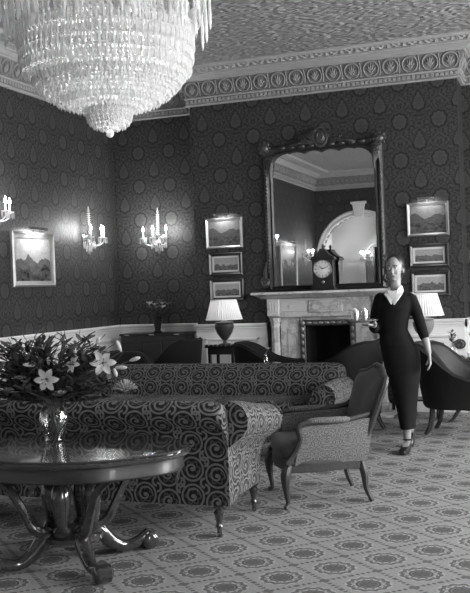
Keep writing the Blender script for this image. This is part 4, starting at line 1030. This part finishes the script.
def hand(g, wrist, dirv, palmn, curl, side):      # palm, four unequal bent fingers, thumb from the side of the palm
    w_ = Vector(wrist); d_ = Vector(dirv).normalized(); n_ = Vector(palmn).normalized(); s_ = d_.cross(n_).normalized()*side
    for k in range(5):
        c_ = w_+d_*(.012+.02*k); g.ball(tuple(c_), .017, 8, 6)
        for q in (-.5, .5): g.ball(tuple(c_+s_*q*(.03+.004*k)), .0145, 8, 6)
    for i, (off, L) in enumerate(((-.033, .072), (-.011, .082), (.011, .076), (.032, .060))):
        p0 = w_+d_*.088+s_*off; a = 0; pts = [p0-d_*.02, p0]
        for j, f in enumerate((.42, .32, .26)):
            a += curl*(.8+.25*j); pts.append(pts[-1]+(d_*cos(a)+n_*sin(a))*L*f)
        g.tube(pts, [.0095, .0095, .0088, .008, .0068], 7); g.ball(tuple(pts[-1]), .0068, 6, 5)
    p0 = w_+d_*.03-s_*.03; t1 = (d_*.7-s_*.75+n_*.25).normalized(); t2 = (d_*.9-s_*.2+n_*.5).normalized()
    pts = [p0, p0+t1*.035, p0+t1*.035+t2*.03, p0+t1*.035+t2*.055]; g.tube(pts, [.014, .0115, .0098, .0078], 7); g.ball(tuple(pts[-1]), .0078, 6, 5)
HX = -.055
g = B()
g.ball((HX, .005, 1.685), (.076, .094, .108), 20, 14); g.ball((HX, -.028, 1.625), (.056, .058, .066), 16, 10); g.ball((HX, -.052, 1.580), (.026, .026, .02), 10, 7)
g.tube([(HX, -.085, 1.675), (HX, -.108, 1.640), (HX, -.088, 1.632)], [.009, .013, .011], 7)
for sx in (-1, 1): g.ball((HX+sx*.076, .012, 1.655), (.012, .020, .030), 8, 6); g.ball((HX+sx*.034, -.062, 1.632), (.022, .02, .022), 8, 6); g.ball((HX+sx*.030, -.082, 1.688), (.026, .012, .009), 8, 6)
g.ball((HX, -.084, 1.606), (.022, .010, .007), 8, 6)
limb(g, [(HX, .02, 1.62), (HX, .022, 1.54), (HX+.005, .02, 1.45)], [.05, .048, .055])
g.loft([ell(-.03, .02, .86, .15, .10), ell(-.05, .015, .95, .165, .11), ell(-.09, .01, 1.08, .118, .088), ell(-.085, .0, 1.20, .13, .095), ell(-.06, -.005, 1.32, .155, .105), ell(-.05, .01, 1.41, .16, .085), ell(-.05, .02, 1.46, .08, .06)])
limb(g, [(-.21, .015, 1.405), (-.255, .02, 1.25), (-.255, .0, 1.13)], [.050, .044, .037]); limb(g, [(-.255, .0, 1.13), (-.235, -.12, 1.145), (-.20, -.235, 1.175)], [.037, .036, .024])
limb(g, [(.085, .015, 1.405), (.13, .03, 1.26), (.165, .04, 1.12)], [.050, .043, .036]); limb(g, [(.165, .04, 1.12), (.205, .02, 1.0), (.235, -.015, .90)], [.036, .035, .023])
hand(g, (-.20, -.235, 1.175), (-.30, -.95, .02), (0, .1, 1), .09, 1)
hand(g, (.235, -.015, .90), (.12, -.15, -1), (-.9, -.2, .1), .28, -1)
limb(g, [(-.05, .02, .88), (-.02, -.02, .50), (-.005, .0, .46)], [.085, .058, .052]); limb(g, [(-.005, .0, .46), (.0, .025, .32), (.0, .03, .10)], [.052, .053, .030])
limb(g, [(.03, .02, .88), (.025, .03, .52), (.02, .06, .48)], [.085, .058, .052]); limb(g, [(.02, .06, .48), (-.02, .22, .36), (-.04, .36, .22)], [.052, .052, .030])
g.loft([[(x+c_, y, z) for c_, z in ((-.032*w_, h0), (.032*w_, h0), (.03*w_, h1), (-.03*w_, h1))] for x, y, w_, h0, h1 in ((0, .05, .8, .03, .10), (0, 0, .9, .03, .085), (0, -.08, 1.1, .015, .06), (0, -.15, .9, .012, .04), (0, -.175, .5, .012, .03))])
g.loft([[(-.04+c_, y, z) for c_, z in ((-.032*w_, h0), (.032*w_, h0), (.03*w_, h1), (-.03*w_, h1))] for y, w_, h0, h1 in ((.39, .8, .17, .25), (.35, .9, .13, .21), (.30, 1.1, .05, .12), (.255, .9, .02, .07), (.235, .5, .015, .05))])
body = remeshed('body', g, 'skin', .0065, 3, pe)
# clothes
g = B(); g.loft([ell(-.02, .02, .90, .168, .125), ell(-.055, .015, .98, .165, .122), ell(-.09, .01, 1.08, .130, .102), ell(-.085, .0, 1.20, .143, .110), ell(-.065, -.005, 1.32, .158, .118), ell(-.06, .01, 1.405, .172, .10), ell(-.05, .02, 1.45, .12, .08), ell(-.05, .025, 1.478, .066, .062)])
limb(g, [(-.20, .015, 1.395), (-.25, .02, 1.25), (-.256, .0, 1.13)], [.063, .056, .050]); limb(g, [(-.256, .0, 1.13), (-.237, -.11, 1.143), (-.213, -.19, 1.163)], [.050, .047, .041])
limb(g, [(.08, .015, 1.395), (.13, .03, 1.26), (.165, .04, 1.12)], [.060, .053, .047]); limb(g, [(.165, .04, 1.12), (.187, .03, 1.05)], [.049, .045])
jk = remeshed('jacket', g, 'suit', .010, 4, pe)
g = B().slab([(HX-.048, 1.478), (HX-.02, 1.43), (HX+.012, 1.335), (HX+.035, 1.43), (HX+.052, 1.478), (HX, 1.47)], -.112, -.05)
O('blouse_front', g, 'shirt', pe, 0)
for sx in (-1, 1):
    g = B().loft([[(HX+sx*x+.006, y, z) for x, y, z in r] for r in ([(.058, .0, 1.515), (.066, .01, 1.485), (.070, .0, 1.478)], [(.05, -.055, 1.505), (.066, -.075, 1.475), (.085, -.06, 1.463)], [(.03, -.095, 1.475), (.062, -.116, 1.425), (.085, -.105, 1.44)], [(.005, -.121, 1.36), (.016, -.127, 1.345), (.022, -.122, 1.37)])])
    O('collar', g, 'shirt', pe, 60)
g = B(); g.loft([ell(-.085, .01, 1.12, .125, .10), ell(-.06, .015, 1.0, .158, .118), ell(-.03, .02, .90, .178, .13), ell(-.015, .02, .75, .165, .135), ell(-.005, .03, .56, .122, .13), ell(0, .05, .38, .088, .13), ell(0, .065, .21, .064, .125)], capend=False)
O('skirt', g, 'suit', pe, 60)
g = B(); g.ball((HX, .025, 1.710), (.086, .095, .098), 20, 12); g.ball((HX, .085, 1.735), (.055, .05, .05), 14, 9)
for sx in (-1, 1): g.ball((HX+sx*.064, .03, 1.665), (.022, .06, .06), 12, 8)
g.ball((HX, .05, 1.62), (.066, .055, .06), 14, 9); O('hair', g, 'hair', pe, 80)
for sx in (-1, 1):
    ey_ = O('eye', B().ball((HX+sx*.030, -.083, 1.672), (.013, .008, .008), 10, 7), 'shirt', pe); O('iris', B().ball((HX+sx*.030, -.0905, 1.672), (.006, .003, .006), 8, 6), 'ink', ey_)
    O('eyebrow', B().tube([(HX+sx*.014, -.094, 1.694), (HX+sx*.032, -.094, 1.700), (HX+sx*.050, -.080, 1.695)], [.004, .0045, .002], 5), 'hair', pe)
O('lips', B().ball((HX, -.090, 1.607), (.024, .008, .008), 10, 6), 'rose', pe)
def shoe(x, pts):
    g = B(); g.loft([[(x+c_, y, z) for c_, z in ((-.042*w_, h0), (.042*w_, h0), (.042*w_, (h0+h1)/2), (.03*w_, h1), (-.03*w_, h1), (-.042*w_, (h0+h1)/2))] for y, w_, h0, h1 in pts])
    return g
sh1 = O('shoe', shoe(0, ((.075, .5, .045, .085), (.06, .8, .035, .095), (.0, .9, .028, .075), (-.07, 1.1, .006, .062), (-.14, 1.05, .004, .05), (-.19, .6, .004, .034))), 'shoe', pe, 60)
O('heel', B().box((0, .05, .022), (.04, .04, .044), .004), 'shoe', sh1); O('ankle_strap', B().tube([(.036*cos(2*pi*k/14), .028+.042*sin(2*pi*k/14), .112) for k in range(15)], .007, 5, False), 'shoe', sh1)
sh2 = O('shoe', shoe(-.04, ((.43, .5, .185, .25), (.40, .8, .16, .24), (.35, .9, .11, .18), (.28, 1.1, .03, .10), (.235, 1.0, .006, .07), (.205, .6, .006, .04))), 'shoe', pe, 60)
O('heel', B().tube([(-.04, .40, .17), (-.04, .45, .14)], [.02, .016], 6), 'shoe', sh2)
# tray and what stands on it
tx = Vector((-.285, -.335, 1.205))
mw_ = Matrix.Translation(pe.location) @ Matrix.Rotation(radians(-4), 4, 'Z'); tl = mw_ @ tx
ty = E('serving_tray', tl, radians(-4), 'small round silver tray carried in the right hand of the woman', 'tray')
O('tray_plate', B().lathe([(.12, 0), (.135, .004), (.15, .016), (.146, .018), (.13, .008)], 28), 'silver', ty)
O('tray_rim', B().tube([(.149*cos(2*pi*k/28), .149*sin(2*pi*k/28), .017) for k in range(29)], .005, 5, False), 'silver', ty)
for (dx, dy), lb in zip(((-.07, .02), (.02, .055), (.035, -.03), (-.035, -.07)), ('outermost', 'rearmost', 'innermost', 'foremost')):
    gl = E('drinking_glass', tl+Vector((dx, dy, .009)), 0, 'glass tumbler on the silver tray, '+lb+' of the four', 'glass', 'glasses on the silver tray')
    O('tumbler', B().lathe([(.022, 0), (.027, .003), (.033, .095), (.031, .095), (.025, .008)], 16), 'glass', gl); O('napkin', B().lathe([(.020, .008), (.028, .06), (.014, .10), (.004, .115)], 10, (0, 0, 0), .12, 5), 'china', gl)
